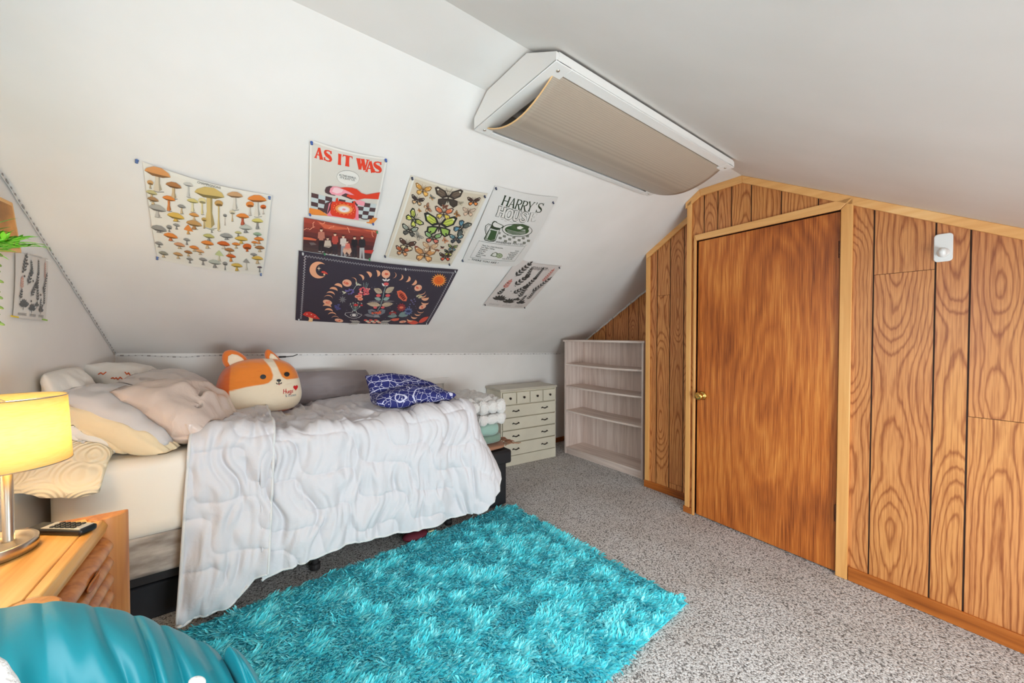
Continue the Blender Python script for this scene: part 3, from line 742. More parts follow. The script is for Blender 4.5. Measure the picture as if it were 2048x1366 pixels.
# remote control
A_, B_ = at(62, 1056, 'Z', NZ + .008), at(186, 1059, 'Z', NZ + .008)
dv_ = (B_ - A_); dv_.z = 0; ang = math.atan2(dv_.y, dv_.x); ln_ = .185
rm = thing('remote_control', 'black and silver remote control lying on the nightstand', 'remote', ((A_.x + B_.x) / 2, (A_.y + B_.y) / 2 - .004, NZ + .0005), ang)
part('case', lambda b: b.box((-ln_ / 2, -.024, 0), (ln_ / 2, .024, .019)), M['blackpl'], rm, .006)
part('face_plate', lambda b: b.box((-ln_ / 2 + .050, -.020, .0185), (ln_ / 2 - .008, .020, .0205)), plain('silver_plate', (196, 194, 190), .3, .4), rm, .001)
for i in range(5):
    for j in range(3):
        b = MB(); x, y = -.012 + i * .017, -.0125 + j * .0125
        b.box((x - .006, y - .0045, .020), (x + .006, y + .0045, .0235)); b.build('button', M['blackpl'], rm, bevel=.001)

# fluorescent wrap light on the ceiling
FX0, FX1, FY0, FY1, FZ = 0.858, 2.165, 0.905, 1.425, 2.195
fl = thing('ceiling_light', 'long white ceiling light with a bulging beige diffuser along the roof ridge', 'light', ((FX0 + FX1) / 2, (FY0 + FY1) / 2, FZ))
endp = [(FY0, FZ), (FY1, FZ), (FY1 + .0, slope_z(1.5, FY1) - .012), (YC1 - .01, ZC - .006), (YC0 + .01, ZC - .006), (FY0, rslope_z(FY0) - .012)]
for s in (0, 1):
    b = MB(); x0, x1 = (FX0, FX0 + .012) if s == 0 else (FX1 - .012, FX1)
    b.prism([(x0, y, z) for y, z in endp], (x1 - x0, 0, 0))
    xa, xb = (FX0, FX0 + .072) if s == 0 else (FX1 - .072, FX1)
    b.box((xa, FY0, FZ - .001), (xb, FY1, FZ + .006))
    e = b.build('end_cap', M['whitemetal'], fl, world=True, bevel=.002)
    for y in (FY0 + .03, FY1 - .03):
        g = MB(); g.lathe([(0, -.004), (.005, -.003), (.0065, 0), (.0065, .003)], ((xa + xb) / 2, y, FZ - .001), 14, close=False); g.build('screw', M['steel'], e, world=True, smooth=True)
for s in (0, 1):
    b = MB()
    if s == 0:
        b.box((FX0 + .072, FY0, FZ - .001), (FX1 - .072, FY0 + .042, FZ + .004)); b.box((FX0 + .012, FY0, FZ), (FX1 - .012, FY0 + .006, rslope_z(FY0) - .008))
    else:
        b.box((FX0 + .072, FY1 - .030, FZ - .001), (FX1 - .072, FY1, FZ + .004)); b.box((FX0 + .012, FY1 - .006, FZ), (FX1 - .012, FY1, slope_z(1.5, FY1) - .008))
    b.build('side_rail', M['whitemetal'], fl, world=True, bevel=.0015)
b = MB(); b.box((FX0 + .012, YC0 + .012, ZC - .045), (FX1 - .012, YC1 - .012, ZC - .006)); b.build('housing', M['whitemetal'], fl, world=True)
for y in (1.10, 1.28):
    b = MB(); b.tube([(FX0 + .05, y, ZC - .075), (FX1 - .05, y, ZC - .075)], .017, 12); b.build('fluorescent_tube', M['whiteplastic'], fl, world=True, smooth=True)
b = MB(); n = 28; y0, y1 = FY0 + .046, FY1 - .032; sag_ = .070
V = []
for x in np.linspace(FX0 + .040, FX1 - .030, 40):
    V.append([(x, y0 + (y1 - y0) * k / n, FZ + .012 - sag_ * math.sin(math.pi * k / n) ** .85) for k in range(n + 1)])
b.grid(V, flip=False); df = b.build('diffuser', M['diffuser'], fl, world=True, smooth=True)
so = df.modifiers.new('s', 'SOLIDIFY'); so.thickness = .003
b = MB(); xe = FX0 + .040
b.tube([(xe, y0 + (y1 - y0) * k / n, FZ + .012 - sag_ * math.sin(math.pi * k / n) ** .85) for k in range(n + 1)], .0032, 8)
b.build('diffuser_rim', plain('amber_acrylic_edge', (236, 190, 130), .3), fl, world=True, smooth=True)

# white adhesive hook on the panels
hy0, hy1, hz0, hz1 = .163, .221, 1.630, 1.756
hk = thing('wall_hook', 'white plastic adhesive hook on the wood paneling right of the door', 'hook', wp((hy0 + hy1) / 2, hz0))
b = MB(); rp_ = rr_perim((hy1 - hy0) / 2, (hz1 - hz0) / 2, .014, 60)
b.prism([wp((hy0 + hy1) / 2 + q[0], (hz0 + hz1) / 2 + q[1]) for q in rp_], (-.012, 0, 0)); b.build('back_plate', M['whiteplastic'], hk, world=True, bevel=.003, bseg=3, angle=50)
b = MB(); c = wp((hy0 + hy1) / 2, hz0 + .040, .011)
b.lathe([(.021, 0), (.020, .008), (.014, .016), (.010, .020)], c, 20, M=Matrix.Rotation(R(-90), 4, 'Y'))
b.tube([(c[0] - .010, c[1], c[2] - .006), (c[0] - .024, c[1], c[2] - .010), (c[0] - .030, c[1], c[2] + .002), (c[0] - .030, c[1], c[2] + .016)], [.012, .014, .013, .009], 12)
b.build('hook', M['whiteplastic'], hk, world=True, smooth=True)

# shag rug: backing plus a pile of individual tufts
rc4 = [(-.235, 2.02), (-.09, .70), (1.62, .855), (1.715, .975), (1.69, 2.22), (1.62, 2.29)]
rq = [Vector((-.215, 2.135, 0)), Vector((-.11, .80, 0)), Vector((1.735, .93, 0)), Vector((1.665, 2.265, 0))]
def rmap(u, v):   # u along the bed, v towards the camera
    a = np.outer(1 - u, rq[0]) + np.outer(u, rq[3]); c = np.outer(1 - u, rq[1]) + np.outer(u, rq[2])
    return a * (1 - v)[:, None] + c * v[:, None]
b = MB(); n = 40
def edge(k): return 0.0
us = np.linspace(0, 1, n); vv = np.linspace(0, 1, n)
def rpt(u, v):
    w_ = .010
    return rmap(np.array([u]), np.array([v]))[0]
top = [[tuple(rpt(u, v) + np.array([.008 * math.sin(v * 9) * (u in (0, 1)), .008 * math.sin(u * 11) * (v in (0, 1)), .010])) for v in vv] for u in us]
b.grid(top, flip=True)
ring = [top[i][0] for i in range(n)] + [top[-1][j] for j in range(1, n)] + [top[i][-1] for i in range(n - 2, -1, -1)] + [top[0][j] for j in range(n - 2, 0, -1)]
m_ = len(ring); b.add(ring + [(x, y, 0.0) for x, y, z in ring], [(i, (i + 1) % m_, m_ + (i + 1) % m_, m_ + i) for i in range(m_)] + [[m_ + k for k in range(m_)]])
rug = b.build('shag_rug', M['rugback']); tag(rug, 'turquoise shag rug on the grey carpet in front of the bed', 'rug')
rs = np.random.RandomState(11); NT_ = 50000
u, v = rs.rand(NT_), rs.rand(NT_)
P = rmap(u, v); P += rs.randn(NT_, 3) * .003; P[:, 2] = .008
clump = noise(P[:, 0] * 22, P[:, 1] * 22, 0, 3); flow = fbm(P[:, 0] * 15, P[:, 1] * 15, 0, 7, 2) * 2.0 + rs.randn(NT_) * .5 - 1.0
ln = .036 + .012 * rs.rand(NT_) + .003 * clump
lean = .45 + .4 * rs.rand(NT_)
dx = np.stack([np.cos(flow) * lean, np.sin(flow) * lean, np.sqrt(np.maximum(.05, 1 - lean ** 2)) * .8], 1)
side = np.stack([-np.sin(flow), np.cos(flow), np.zeros(NT_)], 1); side += rs.randn(NT_, 3) * .25
wdt = (.0030 + .0018 * rs.rand(NT_))[:, None]
K = 4; rows = []
for k in range(K):
    t_ = k / (K - 1); c_ = P + dx * (ln * t_)[:, None]; c_[:, 2] -= .010 * t_ ** 2 * lean
    c_ += side * (.004 * np.sin(t_ * 3 + rs.rand(NT_) * 2))[:, None]
    ww = wdt * (1.0, 1.15, .85, .12)[k]
    rows.append(np.stack([c_ - side * ww, c_ + side * ww], 1))
Vt = np.stack(rows, 1).reshape(-1, 3)          # NT_ * K * 2
Vt[:, 2] = np.maximum(Vt[:, 2], .002)
base = np.arange(NT_)[:, None] * (2 * K); fq = []
for k in range(K - 1): fq.append(np.stack([base[:, 0] + 2 * k, base[:, 0] + 2 * k + 1, base[:, 0] + 2 * k + 3, base[:, 0] + 2 * k + 2], 1))
F = np.stack(fq, 1).reshape(-1, 4)
me = bpy.data.meshes.new('pile'); me.vertices.add(len(Vt)); Vl = Vt - np.array(rug.location)
me.vertices.foreach_set('co', Vl.astype(np.float32).ravel()); me.loops.add(F.size); me.loops.foreach_set('vertex_index', F.astype(np.int32).ravel())
me.polygons.add(len(F)); me.polygons.foreach_set('loop_start', np.arange(0, F.size, 4, dtype=np.int32)); me.polygons.foreach_set('loop_total', np.full(len(F), 4, dtype=np.int32))
me.polygons.foreach_set('use_smooth', np.ones(len(F), dtype=bool)); me.update(calc_edges=True); me.validate()
ta = me.attributes.new('tuft', 'FLOAT', 'FACE'); ta.data.foreach_set('value', np.repeat(np.clip(.5 + .22 * rs.randn(NT_) + .2 * clump, 0, 1), K - 1).astype(np.float32))
me.materials.append(M['pile']); po_ = bpy.data.objects.new('pile', me); C.objects.link(po_); po_.parent = rug; po_['kind'] = 'stuff'

# thin white cable on the carpet behind the nightstand
b = MB(); pts = [at(x, y, 'Z', .004) for x, y in ((246, 1216), (262, 1206), (279, 1193), (292, 1183), (303, 1178))]
b.tube([tuple(p) for p in pts], .0028, 8); tag(b.build('cable', M['cord'], smooth=True), 'thin white cable lying on the carpet between nightstand and bed', 'cable')
# ============================================================ BEDDING
def pillow(name, label, cat, c, ax, ay, W, H, T, mat, seed=0, wr=.010, pinch=.07, n=44, parent=None, bend=0.0, sag=0.0, group=None, power=.46, ret=False, wscale=9.0, flop=0.0, post=None):
    """soft pillow: ax = width direction, ay = height direction, T = full thickness"""
    ax = Vector(ax).normalized(); ay = Vector(ay); ay = (ay - ax * ay.dot(ax)).normalized(); az = ax.cross(ay)
    g = np.linspace(-1, 1, n); g = np.sign(g) * np.abs(g) ** .82
    U, Vv = np.meshgrid(g, g, indexing='ij')
    px = W / 2 * U * (1 - pinch * (1 - Vv ** 2)) * np.sqrt(1 - .20 * Vv ** 2); py = H / 2 * Vv * (1 - pinch * (1 - U ** 2)) * np.sqrt(1 - .20 * U ** 2)
    prof = np.maximum(0, (1 - U ** 2) * (1 - Vv ** 2)) ** power
    b = MB()
    nz = fbm(px * wscale + seed * 3.1, py * wscale, seed, seed, 3)
    ed = sstep(.35, 1.0, np.maximum(abs(U), abs(Vv)))
    cr = -np.abs(fbm(px * wscale * 1.1 + 5 * seed, py * wscale * .55 + 2, .3, seed + 40, 2))
    edge = .006 * noise(U * 5 + seed, Vv * 5, 0, seed + 9)
    for s in (1, -1):
        h = T / 2 * prof + wr * prof ** .5 * (nz * .7 + cr * 1.1 + .25) + .002 * (ed < 1)
        zz = s * h + bend * (U ** 2) + flop * np.maximum(0, Vv) ** 2 + edge
        P = np.stack([px, py, zz], -1)
        W3 = P[..., :1] * np.array(ax) + P[..., 1:2] * np.array(ay) + P[..., 2:] * np.array(az) + np.array(c)
        W3[..., 2] -= sag * (1 - Vv) * 0
        W3[..., 2] = np.maximum(W3[..., 2], BZ + .012 + .004 * (s > 0))
        if post: W3 = post(W3)
        b.grid(W3, flip=(s < 0))
    if ret: return b
    o = b.build(name, mat, parent, smooth=True, world=parent is not None, weld=True)
    if parent is None: tag(o, label, cat, group)
    return o
def bpx(x, y, Y): return at(x, y, 'Y', Y)

def droop(P):      # the free end sinks over the rounded mattress edge
    k = np.maximum(0, 2.29 - P[..., 1]); P[..., 2] -= 3.2 * k ** 2; return P
G = 'bed pillows heaped at the head of the bed'
# all lie with their long side across the bed, heaped against the gable wall
pa = pillow('pillow', 'white pillow standing against the left wall behind the lamp shade', 'pillow', (-.545, 2.47, .985), (-.30, 0, .95), (-.02, 1, 0), .37, .50, .12, M['p_white'], 1, group=G)
sham = pillow('quilted_sham', 'cream quilted sham with embossed rosettes drooping over the mattress edge behind the lamp', 'pillow', (-.520, 2.36, .838), (.94, -.05, -.20), (.02, 1, .02), .27, .58, .11, M['rosette'], 3, .008, post=droop)
pb_ = pillow('pillow', 'cream cotton pillow lying between the quilted sham and the open pillowcase', 'pillow', (-.450, 2.50, .885), (.80, -.14, -.50), (.03, 1, .05), .36, .58, .15, M['p_white'], 2, .012, group=G)
ob = pillow('pillow', 'white pillow with orange script against the low wall in the corner', 'pillow', (-.400, 2.95, 1.000), (.70, -.40, -.55), (.10, 1, .06), .42, .50, .19, M['p_white'], 6, .010, group=G)
big = pillow('pillow', 'large pale grey pillow with open cream case end beside the satin pillow', 'pillow', (-.365, 2.51, .915), (.78, -.16, -.56), (.08, .98, -.05), .47, .62, .21, M['p_greywhite'], 4, .016, group=G)
pillow('open_case_end', None, None, (-.375, 2.275, .885), (.78, -.20, -.58), (.06, .96, .20), .45, .15, .105, M['p_cream'], 5, .010, parent=big, power=.35)['label'] = 'cream open end of the pillowcase'
sp1 = pillow('satin_pillow', 'shiny champagne satin pillow in front of the heap with a loose case end', 'pillow', (-.195, 2.47, .925), (.74, -.36, -.55), (.24, .94, .06), .44, .50, .25, M['p_satin'], 7, .026, group=G, wscale=6)
sp2 = pillow('satin_pillow', 'pale satin pillow with a hem line beside the orange plush dog', 'pillow', (-.235, 2.87, .945), (.76, -.26, -.56), (.20, .95, .08), .46, .52, .22, M['p_satin2'], 8, .020, group=G, wscale=6)
pg_ = pillow('pillow', 'dark grey pillow leaning on the low wall behind the orange plush dog', 'pillow', (.425, 3.12, .895), (1, 0, 0), (0, .22, 1), .99, .27, .18, M['p_grey'], 9, .017, .03, group=G, power=.52)

# orange script on the corner pillow
def strokes_on(parent, name, mat, pts2d, r, fr):
    b = MB()
    for pl_ in pts2d: b.tube([fr(*p) for p in pl_], r, 6)
    return b.build(name, mat, parent, world=True, smooth=True)
def frm(px0, py0, Y):
    return lambda x, y: tuple(at(px0 + x, py0 + y, 'Y', Y))
def on_mesh(o, x, y, lift=.003):
    t_ = bvh(o); r = ray(x, y).normalized(); h = t_.ray_cast(CAMP, r)
    return tuple((h[0] if h[0] is not None else CAMP + r * 2.5) - r * lift)
def dense(l, n=3): return [(l[i][0] + (l[i + 1][0] - l[i][0]) * k / n, l[i][1] + (l[i + 1][1] - l[i][1]) * k / n) for i in range(len(l) - 1) for k in range(n)] + [l[-1]]

# ---------------- plush dog
PC = Vector((.140, 2.885, .985))
dog = thing('plush_dog', 'orange and cream plush dog pillow with embroidered heart sitting on the bed', 'plush toy', (PC.x, PC.y, BZ + .02), R(6))
def spow(v, e): return np.sign(v) * np.abs(v) ** e
EX, TP = .66, .13
A0, B0, D0, CZ = .224, .178, .130, .172
def dog_pt(a, bb, push=0.0):
    """front surface point for face coordinates a (right), bb (up)"""
    ct = np.clip(1 - np.abs(bb) ** (2 / EX), 0, 1) ** (EX / 2); ca = np.clip(np.abs(a) / np.maximum(ct * (1 - TP * bb), 1e-3), 0, 1)
    sa = np.clip(1 - ca ** (2 / EX), 0, 1) ** (EX / 2)
    return np.stack([A0 * a, -(D0 * sa * ct) - push, CZ + B0 * bb + 0 * a], -1)
nu, nv = 460, 320
ph = np.linspace(-math.pi, math.pi, nu, endpoint=False); th_ = np.linspace(-math.pi / 2, math.pi / 2, nv)
PH, TH = np.meshgrid(ph, th_, indexing='ij')
ex = EX
ca, sa, ct, st = spow(np.cos(PH), ex), spow(np.sin(PH), ex), spow(np.cos(TH), ex), spow(np.sin(TH), ex)
X = A0 * ca * ct * (1 - TP * st); Y = D0 * sa * ct; Z = CZ + B0 * st
wr_ = .006 * fbm(X * 10, Z * 22, Y * 6, 21, 3) * (0.4 + (Z > CZ)) ; Y = Y + np.sign(Y) * wr_
b = MB(); Vd = np.stack([X, Y, Z], -1); b.grid(Vd, closeu=True)
body = b.build('body', [], dog, smooth=True, origin=(0, 0, 0))
vx = Vd.reshape(-1, 3); a = vx[:, 0] / A0; bb = (vx[:, 2] - CZ) / B0; front = vx[:, 1] < .02
def crv(x, xs, ys): return np.interp(x, xs, ys)
# cream mask
rightb = crv(bb, [.05, .17, .30, .45, .70, .95], [-.05, .10, .20, .22, .17, .06])
sw = .022
lpatch = sstep(-sw, sw, rightb - a) * sstep(-sw, sw, bb - crv(a, [-1, -.75, -.4, 0, .15], [.02, .0, .10, .15, .20]))
rb = crv(bb, [.20, .26, .35, .6, .95], [.60, .54, .45, .37, .28])
rpatch = sstep(-sw, sw, a - rb) * sstep(-sw, sw, bb - .25)
gusset = 1 - sstep(-sw, sw, a + .76 - .10 * bb ** 2) * sstep(-sw, sw, bb + .86) * sstep(.03, .0, vx[:, 1])
orange, dark, cream = np.array(lin((228, 128, 42))), np.array(lin((206, 92, 26))), np.array(lin((232, 214, 186)))
pt_ = np.clip(lpatch + rpatch, 0, 1)[:, None]; gs_ = gusset[:, None]
col = (cream * (1 - pt_) + orange * pt_) * (1 - gs_) + dark * gs_
ca_ = body.data.color_attributes.new('fur', 'FLOAT_COLOR', 'POINT'); ca_.data.foreach_set('color', np.hstack([col, np.ones((len(col), 1))]).astype(np.float32).ravel())
t = NT('plush_fur'); an = t.n('ShaderNodeAttribute', attribute_name='fur'); t.link(an.outputs['Color'], t.b.inputs['Base Color']); t.b.inputs['Roughness'].default_value = .9; t.b.inputs['Sheen Weight'].default_value = .4
nz = t.n('ShaderNodeTexNoise', {'Vector': t.coords(), 'Scale': 28.0, 'Detail': 5.0}); t.bump(nz.outputs[0], .35, .006)
body.data.materials.append(t.mat)
def decal(name, mat, pts, push=.003, parent=dog, label=None):
    p = dog_pt(np.array([q[0] for q in pts]), np.array([q[1] for q in pts]), push); b = MB()
    c_ = p.mean(0) + np.array([0, -.001, 0]); m_ = len(p)
    b.add(np.vstack([p, p + np.array([0, .004, 0]), c_]), [(i, (i + 1) % m_, 2 * m_) for i in range(m_)] + [(i, (i + 1) % m_, m_ + (i + 1) % m_, m_ + i) for i in range(m_)])
    o = b.build(name, mat, parent, smooth=False); return o
def ell(cx, cy, rx, ry, n=24): return [(cx + rx * math.cos(2 * math.pi * k / n), cy + ry * math.sin(2 * math.pi * k / n)) for k in range(n)]
for cx_, cy_ in ((-.02, .41), (.565, .44)): decal('eye', M['black'], ell(cx_, cy_, .070, .080), .006)
decal('nose', M['black'], ell(.355, .245, .055, .045), .006)
def dog_line(name, mat, lines, r=.0022, push=.004):
    b = MB()
    for l in lines:
        p = dog_pt(np.array([q[0] for q in l]), np.array([q[1] for q in l]), push); b.tube([tuple(q) for q in p], r, 6)
    return b.build(name, mat, dog, smooth=True)
dog_line('mouth', M['black'], [[(.29, .17), (.30, .13), (.33, .12), (.355, .15), (.38, .12), (.41, .13), (.42, .17)], [(.355, .21), (.355, .15)]])
dog_line('tongue', M['red'], [[(.345, .11), (.36, .09), (.375, .11)]], .002)
hp = []
for k in range(28):
    w_ = 2 * math.pi * k / 28; hp.append((.795 + .0042 * 16 * math.sin(w_) ** 3, -.075 + .0065 * (13 * math.cos(w_) - 5 * math.cos(2 * w_) - 2 * math.cos(3 * w_) - math.cos(4 * w_))))
decal('heart', M['red'], hp, .006)
# embroidered words, drawn as thread strokes
SCR = {'H': [[(0, 0), (.05, 1)], [(.5, 0), (.55, 1)], [(.02, .5), (.53, .5)]], 'u': [[(0, .55), (.02, .15), (.18, 0), (.34, .12), (.38, .55)], [(.38, .55), (.40, .0)]],
       'g': [[(.36, .5), (.15, .55), (.02, .3), (.15, .05), (.34, .15), (.38, .52)], [(.38, .5), (.36, -.25), (.15, -.38), (.0, -.25)]], 's': [[(.3, .5), (.1, .5), (.06, .35), (.28, .22), (.25, .03), (.0, .05)]],
       'K': [[(0, 0), (.05, 1)], [(.5, 1), (.05, .45), (.55, 0)]], 'i': [[(0, .5), (.03, 0)], [(.03, .75), (.04, .8)]], 'e': [[(.02, .28), (.32, .3), (.25, .52), (.06, .45), (.0, .2), (.12, .0), (.34, .1)]], '&': [[(.5, .0), (.1, .7), (.2, .95), (.35, .8), (.05, .3), (.2, .0), (.5, .35)]]}
def dog_word(name, word, x, y, h, mat, r):
    L = []
    for ch in word:
        if ch == ' ': x += h * .35; continue
        for s in SCR[ch]: L.append([(x + p[0] * h * .72, y + p[1] * h + (p[0]) * .01) for p in s])
        x += h * .72 * (max(p[0] for s in SCR[ch] for p in s) + .16)
    return dog_line(name, mat, L, r)
dog_word('stitched_word', 'Hugs', .465, -.245, .165, M['red'], .0017)
dog_word('stitched_word', '& Kisses', .515, -.375, .105, M['greythread'], .0012)
# ears
def ear(pts, inner, nm):
    b = MB(); n_ = len(pts)
    front_ = [(x * A0, -.012, CZ + y * B0) for x, y in pts]; back_ = [(x * A0, .034, CZ + y * B0) for x, y in pts]
    c1 = np.mean(front_, 0) + np.array([0, -.018, 0]); c2 = np.mean(back_, 0) + np.array([0, .014, 0])
    b.add(front_ + back_ + [tuple(c1), tuple(c2)], [(i, (i + 1) % n_, 2 * n_) for i in range(n_)] + [((i + 1) % n_ + n_, i + n_, 2 * n_ + 1) for i in range(n_)] + [(i, i + n_, (i + 1) % n_ + n_, (i + 1) % n_) for i in range(n_)])
    e = b.build('ear', M['orange'], dog, smooth=True); ss = e.modifiers.new('s', 'SUBSURF'); ss.levels = 2; ss.render_levels = 2
    b = MB(); c_ = np.mean(pts, 0); ip = [((x - inner[0]) * inner[2] + inner[0], (y - inner[1]) * inner[2] + inner[1]) for x, y in pts]
    f_ = [(x * A0, -.0215, CZ + y * B0) for x, y in ip]; m_ = len(f_)
    b.add(f_ + [(x, y + .012, z) for x, y, z in f_] + [tuple(np.mean(f_, 0) + np.array([0, -.006, 0]))], [(i, (i + 1) % m_, 2 * m_) for i in range(m_)] + [(i, (i + 1) % m_, m_ + (i + 1) % m_, m_ + i) for i in range(m_)])
    k = b.build('inner_ear', M['plushcream'], e, smooth=True); ss = k.modifiers.new('s', 'SUBSURF'); ss.levels = 1; ss.render_levels = 1
ear([(-.76, .62), (-.88, .95), (-.86, 1.26), (-.72, 1.38), (-.52, 1.32), (-.34, 1.14), (-.24, .92), (-.30, .80), (-.5, .72)], (-.54, .94, .60), 'l')
ear([(.15, .90), (.10, 1.16), (.16, 1.38), (.28, 1.32), (.44, 1.08), (.58, .86), (.66, .70), (.52, .64), (.32, .74)], (.37, .92, .58), 'r')
tag(body, None)

# ---------------- navy cushion, folded over
cc = Vector((.975, 2.50, .870))
b = MB(); n = 60; g = np.linspace(-1, 1, n); g = np.sign(g) * np.abs(g) ** .85
U, Vv = np.meshgrid(g, g, indexing='ij')
prof_ = np.maximum(0, (1 - U ** 2) * (1 - Vv ** 2)) ** .36
# fold: v<0 lies towards the camera, v>0 stands up behind and tilts back
s_ = Vv * .175
foldx = -.10 + .10 * U
ang_ = sstep(-.25, .35, Vv) * (1.0 - .60 * sstep(-.3, 1.0, U))
for sd in (1, -1):
    h = sd * (.072 + .012 * fbm(U * 2, Vv * 2, 0, 31, 2)) * prof_ + .010 * noise(U * 3, Vv * 3, 1, 33) * np.maximum(abs(U), abs(Vv))
    yy = np.where(s_ < 0, s_, s_ * np.cos(ang_)) ; zz = np.where(s_ < 0, 0, s_ * np.sin(ang_))
    yy = yy - h * np.sin(ang_) * 1.0; zz = zz + h * np.cos(ang_)
    xx = U * .265 * (1 - .06 * (1 - Vv ** 2)) * (1 - .13 * sstep(0, 1, Vv)) - .03 * sstep(0, 1, Vv)
    Wp = np.stack([cc.x + xx * math.cos(R(-6)) + 0 * yy, cc.y + yy - xx * math.sin(R(6)), cc.z + zz + .004], -1)
    Wp[..., 2] = np.maximum(Wp[..., 2], BZ + .052 + .004 * sd)
    b.grid(Wp, flip=(sd < 0))
cush = tag(b.build('cushion', M['navy'], smooth=True, weld=True), 'navy cushion printed with white constellations lying folded on the comforter', 'cushion')

# ---------------- white comforter draped over the bed
com = thing('comforter', 'white comforter with wavy quilting draped over the bed and down to the rug', 'comforter', (.62, 2.55, BZ))
def stitch(u, v):
    """distance-like field to a net of meandering stitch lines (cloth coordinates in metres)"""
    a = .62; best = np.full(np.broadcast(u, v).shape, 9.0)
    uw = u + .018 * noise(u * 5, v * 5, 0, 90); vw = v + .018 * noise(u * 5, v * 5, 4, 91)
    r, q = uw * math.cos(a) + vw * math.sin(a), -uw * math.sin(a) + vw * math.cos(a)
    D = .150
    k0 = np.round(q / D)
    for dk in (-1, 0, 1):
        k = k0 + dk; ph = k * 2.55 + np.sin(k * 12.9) * .8
        w = 19.0 + 2.5 * np.sin(k * 7.7)
        y = k * D + .050 * np.sin(r * w + ph + .25 * np.sin(r * w + ph))
        sl = .050 * w * np.cos(r * w + ph)
        best = np.minimum(best, np.abs(q - y) / np.sqrt(1 + sl ** 2))
    return best, best, best
def quilt_h(u, v, amp=.010, wr=.0250):
    d, d1, d2 = stitch(u, v)
    puff = .62 * (1 - np.exp(-d / .0060)) + .80 * (1 - np.exp(-d / .050))
    wu = u + .05 * noise(u * 6, v * 6, 0, 77) + .18 * v * noise(u * 2.2, v * 2.2, 0, 78)
    sab = lambda n, e: np.sqrt(n * n + e * e) - e
    wrk = -sab(fbm(wu * 20, v * 4.6, 0, 51, 2), .22) * 1.15 + .55 * fbm(wu * 8, v * 4, 1, 53, 2)
    fine = -sab(noise(wu * 44, v * 14, 0, 55), .22) * np.exp(-d / .040)
    return amp * puff + wr * wrk + .0120 * fine
def build_quilt(name, x0, x1, ytop, hemf, mat, foot=True, lift=0.0, outx=0.0, R0=.085, floor_spread=None, seed=0, wav=.012):
    Xe, Ye = x1 - (R0 if foot else 0), BY0 + R0 - .01
    b = MB(); zt = BZ + .044 + lift
    def nrm_add(P, N, d): return P + N * d[..., None]
    bumpy = lambda x, y: .030 * sstep(.5, 1.1, x) * sstep(3.1, 2.5, y) + .016 * fbm(x * 3, y * 3, 0, 61 + seed, 2)
    # top
    nx = int((Xe - x0) / .0062); ny = int((ytop - Ye) / .0062)
    xs = np.linspace(x0, Xe, nx); ys = np.linspace(ytop, Ye, ny)
    X, Y = np.meshgrid(xs, ys, indexing='ij')
    fade = sstep(Ye, Ye + .10, Y) * (sstep(Xe, Xe - .10, X) if foot else 1)
    Z = zt + quilt_h(X, -(Y - Ye)) + bumpy(X, Y)
    b.grid(np.stack([X, Y, Z], -1), flip=True)
    # skirt: perimeter = front edge, corner fan, foot edge
    per = [(x, Ye, -math.pi / 2, x, 0.0) for x in xs]
    if foot:
        for t_ in np.linspace(0, 1, 40)[1:]: per.append((Xe, Ye, -math.pi / 2 + t_ * math.pi / 2, Xe, t_))
        for y in ys[::-1][1:]: per.append((Xe, y, 0.0, Xe + (y - Ye), 1.0))
    per = np.array(per); na = len(per); nl = 130
    px, py, an_, uc, tt = [per[:, k][:, None] for k in range(5)]
    Lm = hemf(per[:, 0], per[:, 1], per[:, 4])[:, None]
    l = Lm * np.linspace(0, 1, nl)[None, :]
    q = math.pi * R0 / 2
    rr = np.minimum(l, q)
    out = R0 * np.sin(rr / R0); dn = R0 * (1 - np.cos(rr / R0)) + np.maximum(0, l - q)
    cor = np.exp(-((tt - .55) / .45) ** 2) * (tt > 0) * (tt < 1)
    flare = (.06 + .16 * cor) * sstep(q * .6, .75, l) + .035 * sstep(.5, 1.1, px) * sstep(.0, .25, l) * sstep(.8, .25, l) * (1 - sstep(0, .6, tt))
    folds = wav * (np.sin(uc * 17 + 2.2 * np.sin(uc * 5) + seed) + .6 * np.sin(uc * 31 + 1)) * sstep(.08, .6, l)
    out = out + flare + folds
    cx_ = np.where(tt == 0, px, np.where(tt < 1, Xe + l * np.sin(tt * math.pi / 2), Xe + l))
    cv_ = np.where(tt == 0, l, np.where(tt < 1, l * np.cos(tt * math.pi / 2), -(py - Ye)))
    d = quilt_h(cx_, cv_,   .010, .0250 * (1 - .8 * sstep(0, .15, tt) * sstep(1, .85, tt)))
    bev = rr / R0
    dirx, diry = np.cos(an_), np.sin(an_)
    if floor_spread is not None:
        over = np.maximum(0, dn - (zt - .022)); out = out + over * 1.0; dn = dn - over
    z_ = zt - dn + d * np.cos(bev) + bumpy(px, py) * sstep(.5, .0, l)
    o_ = out + (d + .014) * np.sin(bev)
    P = np.stack([px + dirx * o_, py + diry * o_, z_], -1)
    if outx: P[..., 0] += outx * (dn / .75)
    onrug = (P[..., 1] < 2.145 + .07 * (P[..., 0] + .215)) & (P[..., 0] > -.21)
    P[..., 2] = np.maximum(P[..., 2], np.where(onrug, .046, .014) + .004 * np.abs(d) / .01)
    b.grid(P, flip=False)
    ob_ = b.build(name, mat, com, smooth=True, world=True)
    sd = ob_.modifiers.new('s', 'SOLIDIFY'); sd.thickness = .004; sd.offset = -1
    w_ = ob_.modifiers.new('w', 'WELD'); w_.merge_threshold = .0006
    ob_.modifiers.move(1, 0)
    hem = [tuple(P[i, -1]) for i in range(na)]
    left = [(x0, y, float(zt + quilt_h(np.array(x0), np.array(-(y - Ye))) + bumpy(np.array(x0), np.array(y)))) for y in np.linspace(ytop, Ye, 60)] + [tuple(P[0, j]) for j in range(nl)]
